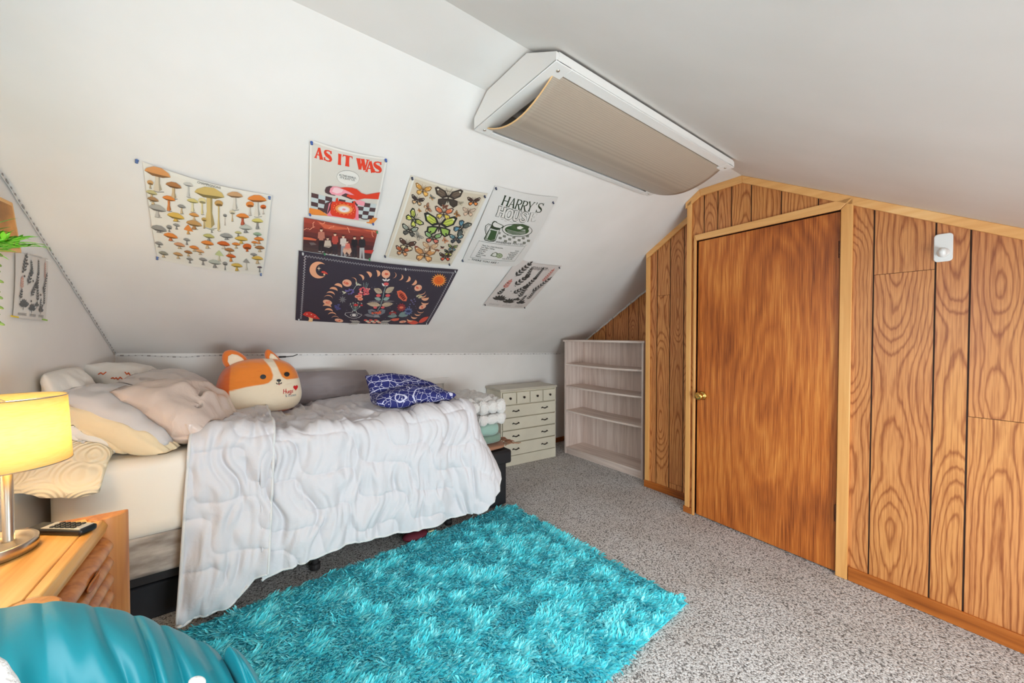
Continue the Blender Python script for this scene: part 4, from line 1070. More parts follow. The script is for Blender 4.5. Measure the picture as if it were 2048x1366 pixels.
    right = None if foot else [(x1, y, float(zt + quilt_h(np.array(x1), np.array(-(y - Ye))) + bumpy(np.array(x1), np.array(y)))) for y in np.linspace(ytop, Ye, 60)] + [tuple(P[-1, j]) for j in range(nl)]
    return ob_, hem, left, right
def hem_main(x, y, t_):
    base = .745 - .035 * sstep(.1, .5, x) + .02 * sstep(.9, 1.3, x) - .025 * np.sin(x * 5.0)
    return np.where(t_ == 0, base, np.where(t_ < 1, base - .42 * sstep(0, 1, t_), .36 - .0 * y))
qm, hemA, leftA, _ = build_quilt('quilt_panel', .10, 1.335, 3.12, hem_main, M['quilt'])
def hem_flap(x, y, t_): return .86 - .10 * sstep(-.05, .12, x) + .02 * np.sin(x * 30)
qf, hemB, leftB, rightB = build_quilt('folded_panel', -.155, .165, 2.92, hem_flap, M['quilt'], foot=False, lift=.032, outx=-.045, floor_spread=1, seed=3, wav=.012)
for pts, par in ((hemA, qm), (hemB, qf), (rightB, qf), (leftB, qf)):
    b = MB(); pp = pts[::2] + [pts[-1]]; b.tube(pp, .0065, 8); b.build('hem', M['quiltedge'], par, smooth=True, world=True)

# ---------------- soft contact: things give way where they press on each other
from mathutils.bvhtree import BVHTree
def world_co(o):
    Mw = np.array(full_matrix(o)); co = np.zeros(len(o.data.vertices) * 3); o.data.vertices.foreach_get('co', co); co = co.reshape(-1, 3)
    return co @ Mw[:3, :3].T + Mw[:3, 3], Mw
def full_matrix(o):
    m = Matrix.Translation(o.location) @ o.rotation_euler.to_matrix().to_4x4()
    return full_matrix(o.parent) @ m if o.parent else m
def set_world(o, co, Mw):
    Mi = np.linalg.inv(Mw); o.data.vertices.foreach_set('co', (co @ Mi[:3, :3].T + Mi[:3, 3]).astype(np.float32).ravel()); o.data.update()
def bvh(o):
    co, _ = world_co(o); return BVHTree.FromPolygons([tuple(p) for p in co], [tuple(p.vertices) for p in o.data.polygons])
def settle(o, surf, gap=.003):
    t_ = bvh(surf); co, Mw = world_co(o)
    for i in range(len(co)):
        h = t_.ray_cast(Vector((co[i, 0], co[i, 1], 2.0)), Vector((0, 0, -1)))
        if h[0] is not None and co[i, 2] < h[0].z + gap: co[i, 2] = h[0].z + gap
    set_world(o, co, Mw)
def conform(o, others, gap=.003):
    for q in others:
        t_ = bvh(q); co, Mw = world_co(o); qc, _ = world_co(q); lo, hi = qc.min(0), qc.max(0)
        for i in np.nonzero(((co > lo) & (co < hi)).all(1))[0]:
            p = Vector(co[i]); loc, nrm, _, d_ = t_.find_nearest(p)
            if loc is not None and (p - loc).dot(nrm) < gap: co[i] = loc + nrm * gap
        set_world(o, co, Mw)
kids = lambda o, *nm: [c for c in o.children if c.name.split('.')[0] in nm]
beds = [o for o in C.objects if o.parent is None and o.name.split('.')[0] in ('pillow', 'satin_pillow', 'quilted_sham')]
for o in beds: conform(o, [qf, qm])
conform(sp2, [body])
order = [sham, pa, pb_, ob, big, sp1, sp2]
for k, o in enumerate(order): conform(o, order[:k])
conform(kids(big, 'open_case_end')[0], [sham, pa, pb_])
conform(pg_, [body])
settle(body, qm); settle(cush, qm)

strokes_on(ob, 'script', M['orangethread'], [dense(l) for l in ([(0, 6), (4, 4), (7, 7), (10, 4), (14, 8), (18, 3), (24, 8), (30, 5), (37, 9)], [(28, -7), (32, -2), (35, -6), (38, -1)], [(-26, -2), (-20, -6), (-16, -2), (-10, -7)])], .0026, lambda x, y: on_mesh(ob, 222 + x, 751 + y))
# ---------------- blankets on the ottoman
OZ = .428
def folded(name, label, x0, x1, y0, y1, z0, z1, mat, amp, freq, seed, n=56, rr=.45, bub=0.0):
    b = MB(); ph = np.linspace(-math.pi, math.pi, n * 2, endpoint=False); th_ = np.linspace(-math.pi / 2, math.pi / 2, n)
    PH, TH = np.meshgrid(ph, th_, indexing='ij'); e = rr
    X = spow(np.cos(PH), e) * spow(np.cos(TH), e); Y = spow(np.sin(PH), e) * spow(np.cos(TH), e); Z = spow(np.sin(TH), e * 1.25)
    P = np.stack([(x0 + x1) / 2 + (x1 - x0) / 2 * X, (y0 + y1) / 2 + (y1 - y0) / 2 * Y, (z0 + z1) / 2 + (z1 - z0) / 2 * Z], -1)
    N = np.stack([X / (x1 - x0), Y / (y1 - y0), Z / (z1 - z0)], -1); N /= np.linalg.norm(N, axis=-1, keepdims=True) + 1e-9
    d = amp * fbm(P[..., 0] * freq, P[..., 1] * freq, P[..., 2] * freq, seed, 3)
    if bub:
        c_ = 1 / .062; f_ = np.abs(np.sin(P[..., 0] * c_ * 2.4 + .8 * np.sin(P[..., 1] * 9))) * np.abs(np.sin(P[..., 1] * c_ * 2.2 + .6 * np.sin(P[..., 0] * 13))) * (.55 + .45 * np.abs(np.sin(P[..., 2] * 30 + 1)))
        d = d + bub * f_ ** .6 - bub * .5 + .004 * noise(P[..., 0] * 150, P[..., 1] * 150, P[..., 2] * 150, seed)
    P = P + N * d[..., None]; b.grid(P, closeu=True)
    o = b.build(name, mat, smooth=True)
    return tag(o, label, 'blanket')
tan = folded('woven_throw', 'brown woven throw with fringe at the bottom of the blanket pile on the ottoman', 1.415, 1.690, 2.30, 2.95, OZ + .001, OZ + .040, M['tan'], .004, 9, 71, rr=.35)
rs = np.random.RandomState(4)
for k in range(26):
    b = MB(); y = 2.30 + .014 * k; z = OZ + .022 + .01 * rs.rand(); l_ = .05 + .05 * rs.rand(); yy = .03 * rs.randn()
    b.tube([(1.665, y, z), (1.685 + l_ * .35, y - .008 + yy * .4, z + .012), (1.69 + l_ * .8, y - .012 + yy, z + .006), (1.69 + l_, y - .012 + yy * 1.3, z - .008 + .02 * rs.rand())], [.0035, .004, .0045, .003], 6)
    b.build('fringe', M['tan'], tan, smooth=True, world=True)
folded('fleece_blanket', 'dark sage folded fleece blanket lying on the brown fringed throw', 1.42, 1.685, 2.335, 2.93, OZ + .036, OZ + .125, M['sage'], .010, 7, 72)
folded('fleece_blanket', 'pale mint folded fleece blanket squeezed under the white fluffy blanket', 1.42, 1.648, 2.325, 2.92, OZ + .108, OZ + .200, M['mint'], .010, 7, 73)
fb = folded('fluffy_blanket', 'white fluffy bubble fleece blanket folded on top of the pile on the ottoman', 1.395, 1.715, 2.315, 2.97, OZ + .262, OZ + .385, M['fluff'], .008, 9, 74, n=110, bub=.034)
lower = folded('lower_fold', None, 1.415, 1.735, 2.33, 2.95, OZ + .180, OZ + .285, M['fluff'], .008, 9, 75, n=100, bub=.026)
del lower['category']
lower.parent = fb; lower.location = lower.location - fb.location
# ============================================================ PAPERS ON THE SLOPE AND THE LEFT WALL
def font_mesh(txt):
    cu = bpy.data.curves.new('t', 'FONT'); cu.body = txt; cu.size = 1.0; cu.resolution_u = 2
    o = bpy.data.objects.new('t', cu); C.objects.link(o); bpy.context.view_layer.update()
    me = bpy.data.meshes.new_from_object(o.evaluated_get(bpy.context.evaluated_depsgraph_get()))
    v = np.array([p.co[:] for p in me.vertices]) if len(me.vertices) else np.zeros((0, 3)); f = [list(p.vertices) for p in me.polygons]
    bpy.data.objects.remove(o); bpy.data.curves.remove(cu); bpy.data.meshes.remove(me)
    return v, f
class Sheet:
    def __init__(s, px, pick, bulge=.012, gap=.004, sag=.006):
        s.c = [pick(x, y) for x, y in px]                      # TL TR BR BL
        s.n = ((s.c[1] - s.c[3]).cross(s.c[2] - s.c[0])).normalized()
        if s.n.dot(CAMP - s.c[0]) < 0: s.n = -s.n
        s.p0 = sum(s.c, Vector()) / 4; s.bulge, s.gap, s.sag = bulge, gap, sag
        s.eu = (s.c[1] - s.c[0] + s.c[2] - s.c[3]).normalized(); s.ev = s.eu.cross(s.n)
        if s.ev.dot(s.c[3] - s.c[0]) < 0: s.ev = -s.ev
        s.W = ((s.c[1] - s.c[0]).length + (s.c[2] - s.c[3]).length) / 2; s.H = ((s.c[3] - s.c[0]).length + (s.c[2] - s.c[1]).length) / 2
        s.q = np.array([((p - s.p0).dot(s.eu), (p - s.p0).dot(s.ev)) for p in s.c]); s.cN = np.array([tuple(p) for p in s.c])
        s.mb = MB(); s.mats = []; s.ox = s.oy = 0.0; s.sc = 1.0; s.layer = 1
    def mat(s, col):
        m = ink(col)
        if m not in s.mats: s.mats.append(m)
        return s.mats.index(m)
    def frame(s, x0, y0, sc): s.ox, s.oy, s.sc = x0, y0, sc
    def uv(s, x, y):
        P = onplane(s.ox + x / s.sc, s.oy + y / s.sc, s.p0, s.n) - s.p0
        t = np.array([P.dot(s.eu), P.dot(s.ev)]); u = np.array([.5, .5]); q = s.q
        for _ in range(8):
            f = q[0] * (1 - u[0]) * (1 - u[1]) + q[1] * u[0] * (1 - u[1]) + q[2] * u[0] * u[1] + q[3] * (1 - u[0]) * u[1] - t
            J = np.stack([(q[1] - q[0]) * (1 - u[1]) + (q[2] - q[3]) * u[1], (q[3] - q[0]) * (1 - u[0]) + (q[2] - q[1]) * u[0]], 1)
            u = u - np.linalg.solve(J, f)
        return u
    def pos(s, UV, layer=0.0):
        UV = np.asarray(UV, float); u, v = UV[:, :1], UV[:, 1:2]; c = s.cN
        P = c[0] * (1 - u) * (1 - v) + c[1] * u * (1 - v) + c[2] * u * v + c[3] * (1 - u) * v
        su, sv = np.sin(np.pi * np.clip(u, 0, 1)), np.sin(np.pi * np.clip(v, 0, 1))
        w = s.gap + s.bulge * (.65 * su + .45 * sv) + .0007 * layer
        return P + np.array(s.n) * w + np.array(s.ev) * (s.sag * su * (1 - v))
    def poly(s, pts, col, L=1, uvs=False):
        UV = np.array(pts) if uvs else np.array([s.uv(x, y) for x, y in pts])
        s.mb.add(s.pos(UV, L), [list(range(len(UV)))], s.mat(col))
    def rect(s, u0, v0, u1, v1, col, L=1, n=12, m=12):
        U, V = np.meshgrid(np.linspace(u0, u1, n), np.linspace(v0, v1, m), indexing='ij')
        s.mb.grid(s.pos(np.stack([U.ravel(), V.ravel()], 1), L).reshape(n, m, 3), s.mat(col))
    def local(s, cu, cv, pts, col, L=1):
        """pts in metres around (cu, cv), y down"""
        s.poly([(cu + x / s.W, cv + y / s.H) for x, y in pts], col, L, True)
    def line(s, pts, r, col, L=1, uvs=False):
        """thin printed stroke, r = half width in metres"""
        UV = np.array(pts, float) if uvs else np.array([s.uv(x, y) for x, y in pts]); k = np.array([s.W, s.H]); Q = UV * k
        t = np.gradient(Q, axis=0); t /= np.linalg.norm(t, axis=1, keepdims=True) + 1e-9; nn = np.stack([-t[:, 1], t[:, 0]], 1) * r
        A, B = (Q + nn) / k, (Q - nn) / k
        s.mb.grid(np.stack([s.pos(A, L), s.pos(B, L)], 1), s.mat(col))
    def text(s, txt, o, r, d, col, L=2, h=None):
        """o = baseline start, r = end of baseline (zoom px), d = vector of the letter height (zoom px, pointing up)"""
        v, f = font_mesh(txt)
        if not len(v): return
        w = v[:, 0].max(); x = v[:, 0] / w; y = v[:, 1] / .70
        o, r, d = np.array(o, float), np.array(r, float), np.array(d, float)
        UV = np.array([s.uv(*(o + (r - o) * a + d * b)) for a, b in zip(x, y)])
        s.mb.add(s.pos(UV, L), f, s.mat(col))
    def glyphs(s, polys, o, r, d, col, L=2):
        o, r, d = np.array(o, float), np.array(r, float), np.array(d, float)
        for p in polys: s.poly([o + r * x + d * y for x, y in p], col, L)
    def finish(s, name, label, cat, paper, pins=(0, 1, 2, 3), pincol=(60, 84, 150), group=None):
        n = 26; U, V = np.meshgrid(np.linspace(0, 1, n), np.linspace(0, 1, n), indexing='ij'); UV = np.stack([U.ravel(), V.ravel()], 1)
        mi = s.mat(paper)
        G0 = s.pos(UV, 0).reshape(n, n, 3); G1 = s.pos(UV, -.6).reshape(n, n, 3); s.mb.grid(G0, mi); s.mb.grid(G1, mi, flip=True)
        org = s.pos(np.array([[.5, 1.0]]))[0]
        o = s.mb.build(name, s.mats, origin=tuple(org)); tag(o, label, cat, group)
        for k in pins:
            b = MB(); uvp = [(.02, .02), (.98, .02), (.98, .98), (.02, .98)][k] if not isinstance(k, tuple) else k
            p = Vector(s.pos(np.array([uvp]))[0]); q = s.n.to_track_quat('Z', 'Y').to_matrix().to_4x4()
            b.lathe([(0, 0), (.0055, 0), (.0055, .002), (.0028, .003), (.0026, .009), (.0048, .010), (.0048, .013), (0, .0135)], tuple(p), 12, M=q, close=False)
            b.build('push_pin', ink(pincol, .35), o, world=False, smooth=True).location = tuple(-Vector(org))
        return o
def ellp(cx, cy, rx, ry, n=20, rot=0.0, a0=0.0, a1=2 * math.pi):
    c, s_ = math.cos(rot), math.sin(rot); out = []
    full = abs(a1 - a0 - 2 * math.pi) < 1e-6
    for k in range(n if full else n + 1):
        w = a0 + (a1 - a0) * k / n; x, y = rx * math.cos(w), ry * math.sin(w); out.append((cx + x * c - y * s_, cy + x * s_ + y * c))
    return out
def leafp(x0, y0, ang, L, w, n=7):
    dx, dy = math.cos(ang), math.sin(ang); up = []; dn = []
    for k in range(n + 1):
        t = k / n; h = w * math.sin(math.pi * t) ** .8 * (1.15 - .4 * t); up.append((x0 + dx * L * t - dy * h, y0 + dy * L * t + dx * h)); dn.append((x0 + dx * L * t + dy * h, y0 + dy * L * t - dx * h))
    return up + dn[::-1][1:-1]
def limb(p, q, w0, w1, w2):
    (x0, y0), (x1, y1) = p, q; dx, dy = x1 - x0, y1 - y0; l = math.hypot(dx, dy); nx, ny = -dy / l, dx / l; out = []; back = []
    for k in range(7):
        t = k / 6; w = (w0 * (1 - t) ** 2 + 2 * w1 * t * (1 - t) * .9 + w2 * t * t + w1 * .1); out.append((x0 + dx * t + nx * w / 2, y0 + dy * t + ny * w / 2)); back.append((x0 + dx * t - nx * w / 2, y0 + dy * t - ny * w / 2))
    return out + back[::-1]
def path(pts, ws):
    pts = np.array(pts, float); n = len(pts); tt = np.linspace(0, n - 1, n * 5); P = np.stack([np.interp(tt, range(n), pts[:, k]) for k in (0, 1)], 1)
    for _ in range(3): P[1:-1] = (P[:-2] + 2 * P[1:-1] + P[2:]) / 4
    W_ = np.interp(tt, np.linspace(0, n - 1, len(ws)), ws); t = np.gradient(P, axis=0); t /= np.linalg.norm(t, axis=1, keepdims=True) + 1e-9
    nn = np.stack([-t[:, 1], t[:, 0]], 1) * W_[:, None] / 2
    return [tuple(p) for p in P + nn] + [tuple(p) for p in (P - nn)[::-1]]
def glyph(ch, b=.26, t=.09, sf=.30, st=.05):
    """display letter in a unit box (y down); b = stem, t = hairline, sf = serif width, st = serif thickness"""
    S = lambda x, y: limb((x - sf / 2, y), (x + sf / 2, y), st, st * .8, st) if st else None
    vs = lambda x, w=b: limb((x, 0), (x, 1), w * 1.15, w * .8, w * 1.15)
    o = []
    if ch == 'A': o = [limb((.46, 0), (.12, 1), t, t, t * 1.6), limb((.48, 0), (.84, 1), b * .8, b * .9, b * 1.2), limb((.22, .66), (.70, .66), t * .8, t * .8, t * .8), S(.12, .975), S(.86, .975)]
    elif ch == 'S': o = [path([(.84, .26), (.80, .08), (.50, .02), (.20, .10), (.14, .28), (.36, .46), (.66, .56), (.86, .74), (.76, .93), (.46, .985), (.16, .92), (.10, .72)], [t * 1.6, t, t, b * .8, b * 1.05, b * 1.1, b * .8, t, t, t * 1.6]), limb((.84, .0), (.84, .26), t, t * .8, t * .6), limb((.10, .74), (.10, 1.0), t * .6, t * .8, t)]
    elif ch == 'I': o = [vs(.5), S(.5, .025), S(.5, .975)]
    elif ch == 'T': o = [vs(.5), limb((.05, .05), (.95, .05), .10, .09, .10), limb((.08, .02), (.04, .24), .10, .08, .03), limb((.92, .02), (.96, .24), .10, .08, .03), S(.5, .975)]
    elif ch == 'W': o = [limb((.10, 0), (.30, 1), b * 1.0, b * .8, b * .7), limb((.50, .05), (.32, 1), t, t, t * 1.2), limb((.48, 0), (.70, 1), b * .9, b * .8, b * .7), limb((.94, .0), (.72, 1), t * 1.2, t, t), S(.10, .025), S(.48, .025), S(.94, .025)]
    elif ch == 'H': o = [vs(.18), vs(.82), limb((.18, .5), (.82, .5), t, t, t)] + [S(x, y) for x in (.18, .82) for y in (.025, .975)]
    elif ch == 'R': o = [vs(.22), path([(.2, .03), (.6, .03), (.84, .14), (.84, .36), (.6, .50), (.2, .52)], [t, t, b, b, t, t]), limb((.45, .5), (.86, 1), b * .8, b * .8, b), S(.22, .025), S(.22, .975), S(.88, .975)]
    elif ch == 'Y': o = [limb((.12, 0), (.5, .55), b, b * .8, b * .7), limb((.88, 0), (.5, .55), t, t, t), limb((.5, .5), (.5, 1), b, b * .8, b * 1.1), S(.12, .025), S(.88, .025), S(.5, .975)]
    elif ch == 'O': o = [path([(.5, .03), (.2, .12), (.1, .5), (.2, .88), (.5, .97), (.8, .88), (.9, .5), (.8, .12), (.5, .03)], [t, b, b * 1.1, b, t, b, b * 1.1, b, t])]
    elif ch == 'U': o = [path([(.2, .0), (.2, .6), (.28, .9), (.5, .97), (.72, .9), (.8, .6), (.8, .0)], [b, b, b, t * 1.3, t, t, t * 1.4]), S(.2, .025), S(.8, .025)]
    elif ch == 'E': o = [vs(.22), limb((.2, .04), (.85, .04), .08, .08, .1), limb((.2, .5), (.66, .5), .08, .08, .1), limb((.2, .96), (.88, .96), .08, .08, .1), limb((.85, .0), (.85, .24), .05, .06, .07), limb((.88, .76), (.88, 1), .07, .06, .05), limb((.66, .38), (.66, .62), .05, .05, .05)]
    elif ch == "'": o = [limb((.5, .0), (.4, .28), .2, .14, .05)]
    return [p for p in o if p]

# ---------------------------------------------------------------- poster: red lettering, telephone
s = Sheet([(619.6, 278), (774.5, 315), (747.5, 447.4), (617, 428)], on_slope, .014)
s.frame(610, 270, 5.253); RED = (222, 62, 34); DK = (86, 60, 62)
s.rect(.022, .02, .975, .965, (212, 206, 196), 1)
for ch, o, w in (('A', (104, 106), 86), ('S', (196, 124), 92), ('I', (322, 156), 84), ('T', (392, 168), 108), ('W', (545, 208), 120), ('A', (636, 240), 96), ('S', (715, 252), 96)):
    s.glyphs(glyph(ch, .34, .12, .34, .07), o, (w, w * .20), (-6, 112), RED, 2)
s.poly(ellp(448, 410, 119, 76, 32, .15), (120, 110, 106), 2); s.poly(ellp(448, 410, 117, 74, 32, .15), (226, 222, 214), 3); s.poly([(418, 470), (455, 478), (432, 502)], (226, 222, 214), 2)
s.text('IN THIS WORLD,', (356, 382), (532, 420), (3, 20), (40, 34, 34), 4) if False else None
s.text('IN THIS WORLD,', (354, 386), (534, 424), (2, -19), (40, 34, 34), 4); s.text("IT'S JUST US.", (362, 412), (522, 446), (2, -19), (40, 34, 34), 4)
# checker wall, table, telephone, arm
CH = (196, 206, 206)
def qd(u0, v0, u1, v1, col, L): s.rect(u0, v0, u1, v1, col, L, 5, 5)
for i in range(10):
    for j in range(4):
        u0, v0 = .03 + i * .094, .645 + j * .066
        qd(u0, v0, u0 + .094, v0 + .066, DK if (i + j) % 2 == 0 else CH, 2)
s.poly([(45, 752), (150, 765), (225, 812), (232, 826), (712, 925), (40, 822)], (236, 142, 60), 3); s.poly([(232, 790), (760, 862), (712, 925), (232, 828)], (236, 142, 60), 3)
s.poly([(285, 660), (250, 668), (205, 690), (195, 740), (200, 790), (232, 812), (300, 700)], DK, 4)
s.poly([(248, 690), (228, 800), (232, 826), (270, 830), (560, 872), (556, 740), (520, 690), (400, 670), (280, 664)], (240, 132, 150), 4)
s.poly([(282, 668), (268, 700), (262, 790), (280, 822), (500, 860), (524, 840), (532, 760), (520, 700), (480, 680), (360, 664)], RED, 5)
s.poly([(318, 655), (322, 630), (340, 622), (345, 655), (500, 680), (505, 655), (522, 658), (520, 700), (310, 672)], RED, 5)
for a, col, L in ((1.0, (240, 150, 82), 6), (.72, (240, 196, 168), 7), (.56, (232, 226, 226), 8), (.2, (236, 150, 160), 9)): s.poly(ellp(404, 744, 92 * a, 52 * a, 28, .12), col, L)
for k in range(16): s.poly(ellp(404 + 108 * math.cos(k * .393), 744 + 62 * math.sin(k * .393) + 13 * math.cos(k * .393), 5, 4, 8), (250, 190, 110), 6)
s.poly([(205, 548), (218, 515), (255, 498), (285, 502), (275, 560), (318, 600), (300, 600), (240, 588), (208, 572)], DK, 5)
s.poly([(375, 570), (412, 566), (520, 610), (530, 635), (480, 640), (420, 615), (380, 600)], DK, 5)
s.poly([(252, 560), (262, 520), (290, 500), (330, 500), (400, 520), (480, 560), (515, 590), (480, 588), (420, 570), (360, 600), (320, 592), (275, 585)], (240, 156, 168), 6)
s.poly([(278, 555), (300, 512), (330, 508), (400, 530), (380, 560), (330, 575)], (242, 200, 204), 7)
s.poly([(360, 512), (420, 505), (490, 510), (540, 528), (585, 570), (640, 592), (782, 578), (766, 652), (620, 632), (540, 645), (470, 622), (430, 600), (440, 580), (515, 592), (470, 560), (420, 535)], RED, 7)
s.poly([(520, 655), (560, 645), (625, 672), (618, 712), (590, 712), (540, 690)], (240, 156, 168), 6)
s.line([(585, 850), (610, 862), (640, 866), (670, 862), (690, 860)], .0035, DK, 5)
s.finish('poster', 'white poster with red lettering above a red telephone on a checkered wall', 'poster', (228, 224, 216), pins=(0, 1, 2, 3), pincol=(58, 92, 166))

# ---------------------------------------------------------------- poster: group photograph
s = Sheet([(607.9, 432), (755, 459), (740, 516), (605.5, 498.6)], on_slope, .004, .010, .0)
s.frame(610, 270, 5.253)
bands = [(168, 70, 54), (150, 62, 48), (128, 54, 46), (104, 48, 44), (86, 44, 44), (76, 46, 48), (74, 54, 56), (84, 62, 60)]
for k, c_ in enumerate(bands): s.rect(.0, k / 8, 1.0, (k + 1) / 8, c_, 1, 12, 3)
s.poly([(120, 880), (230, 920), (330, 930), (520, 958), (700, 985), (760, 985), (745, 1010), (600, 985), (460, 970), (300, 975), (200, 960)], (206, 96, 66), 2)
s.poly([(-20, 1050), (60, 1058), (120, 1075), (110, 1088), (-20, 1078)], (214, 104, 70), 2); s.poly([(600, 1190), (720, 1190), (700, 1230), (600, 1215)], (196, 60, 52), 2); s.poly([(40, 1110), (90, 1108), (120, 1130), (60, 1140)], (110, 96, 96), 2)
rs = np.random.RandomState(2)
for (x, y, a0) in ((95, 890, 2.4), (150, 905, .6), (300, 930, 1.6), (440, 945, 1.3), (700, 990, 2.0), (715, 985, 1.2), (40, 960, 2.8), (100, 940, 1.9)):
    p = [(x, y)]
    for k in range(5): a0 += rs.randn() * .5; p.append((p[-1][0] + 14 * math.cos(a0), p[-1][1] + 13 * math.sin(a0)))
    s.line(p, .0016, (240, 160, 130), 3)
def person(x, y, h, top, leg, skin=(232, 190, 160), squat=False, tilt=0.0):
    r = h * .062; s.poly(ellp(x, y + r, r * .95, r * 1.15, 12), skin, 5); s.poly(ellp(x, y + r * .55, r * 1.05, r * .8, 12, 0, math.pi, 2 * math.pi), (50, 34, 32), 6)
    sh = h * .13
    if squat:
        s.poly([(x - sh, y + r * 2.4), (x + sh, y + r * 2.4), (x + sh * 1.4, y + h * .42), (x + sh * .5, y + h * .50), (x - sh * 1.4, y + h * .45)], top, 4)
        s.poly([(x - sh * 1.6, y + h * .42), (x + sh * 1.5, y + h * .42), (x + sh * 1.9, y + h * .60), (x + sh * .9, y + h * .80), (x - sh * .3, y + h * .62), (x - sh * 1.0, y + h * .80), (x - sh * 1.9, y + h * .60)], leg, 4)
        s.poly([(x - sh * 1.2, y + h * .80), (x - sh * .2, y + h * .78), (x - sh * .2, y + h * .83)], (220, 210, 206), 5); s.poly([(x + sh * .6, y + h * .80), (x + sh * 1.7, y + h * .80), (x + sh * .6, y + h * .85)], (220, 210, 206), 5)
    else:
        s.poly([(x - sh, y + r * 2.5), (x - r * .4, y + r * 2.1), (x + r * .4, y + r * 2.1), (x + sh, y + r * 2.5), (x + sh * 1.15, y + h * .42), (x + sh * .7, y + h * .42), (x + sh * .7, y + h * .50), (x - sh * .7, y + h * .50), (x - sh * .7, y + h * .42), (x - sh * 1.15, y + h * .42)], top, 4)
        s.poly([(x - sh * .75, y + h * .49), (x + sh * .75, y + h * .49), (x + sh * .85, y + h * .97), (x + sh * .25, y + h * .97), (x, y + h * .60), (x - sh * .25, y + h * .97), (x - sh * .85, y + h * .97)], leg, 4)
        s.poly([(x - sh * 1.2, y + h * .96), (x - sh * .2, y + h * .96), (x - sh * .2, y + h)], (222, 214, 210), 5); s.poly([(x + sh * .2, y + h * .97), (x + sh * 1.1, y + h * .97), (x + sh * .3, y + h * 1.01)], (222, 214, 210), 5)
person(168, 958, 250, (190, 120, 100), (50, 40, 44)); person(235, 1050, 220, (206, 186, 168), (56, 44, 48), squat=True); person(312, 1005, 235, (186, 74, 62), (60, 50, 56)); person(398, 1028, 230, (216, 200, 190), (150, 150, 156))
person(440, 1085, 190, (222, 120, 104), (222, 176, 150), squat=True); person(516, 1042, 230, (40, 34, 38), (54, 46, 50)); person(595, 1038, 250, (46, 40, 44), (184, 178, 176))
s.rect(0, 0, 0, 0, (76, 46, 48), 1, 2, 2)
s.finish('poster', 'small reddish group photo poster tucked below the telephone poster', 'poster', (120, 60, 52), pins=((.99, .02), (.985, .98), (.30, .985)), pincol=(60, 140, 90))

# ---------------------------------------------------------------- poster: mushrooms
s = Sheet([(285, 322), (543.5, 389), (525, 549), (315.6, 517.7)], on_slope, .020, .004, .010)
s.frame(260, 260, 3.415)
s.rect(.03, .03, .965, .965, (226, 221, 210), 1)
def mush(x, y, w, h, cap, stem=(222, 204, 160), kind=0, L=3):
    """x, y = cap centre (zoom px), w = cap width, h = whole height (px)"""
    out = tuple(int(c * .62) for c in cap)
    sl = .22
    s.poly([(x - w * .10, y), (x + w * .10, y + w * .02), (x + w * .09, y + h * .55), (x + w * .17, y + h * .88), (x + w * .05, y + h), (x - w * .14, y + h * .96), (x - w * .15, y + h * .82), (x - w * .09, y + h * .5)], stem, L)
    s.poly([(x + w * .03, y), (x + w * .10, y + w * .02), (x + w * .09, y + h * .55), (x + w * .17, y + h * .88), (x + w * .06, y + h * .98), (x + w * .04, y + h * .5)], tuple(int(c * .8) for c in stem), L + 1)
    if kind == 0:   # flat dome
        s.poly([(x - w * .5, y - w * sl * .3), (x - w * .42, y - w * .16), (x - w * .15, y - w * .24), (x + w * .15, y - w * .20), (x + w * .42, y - w * .02), (x + w * .5, y + w * .12), (x + w * .2, y + w * .13), (x - w * .2, y + w * .06)], cap, L + 2)
        s.poly([(x - w * .5, y - w * sl * .3), (x - w * .2, y + w * .01), (x + w * .2, y + w * .07), (x + w * .5, y + w * .12), (x + w * .2, y + w * .16), (x - w * .2, y + w * .10)], out, L + 3)
    elif kind == 1:  # round
        s.poly(ellp(x, y - w * .08, w * .5, w * .36, 14, .2), cap, L + 2); s.poly(ellp(x + w * .05, y + w * .1, w * .40, w * .14, 12, .2), out, L + 3)
    else:            # cone
        s.poly([(x - w * .45, y + w * .02), (x - w * .25, y - w * .25), (x, y - w * .5), (x + w * .25, y - w * .16), (x + w * .5, y + w * .20), (x, y + w * .16)], cap, L + 2)
    s.line([(x - w * .16, y + h * .97), (x, y + h * 1.03), (x + w * .25, y + h)], .0014, (120, 116, 110), L)
O1, O2, YL, BR, GY, TN = (222, 134, 60), (206, 100, 40), (214, 176, 84), (170, 116, 70), (150, 146, 140), (206, 180, 140)
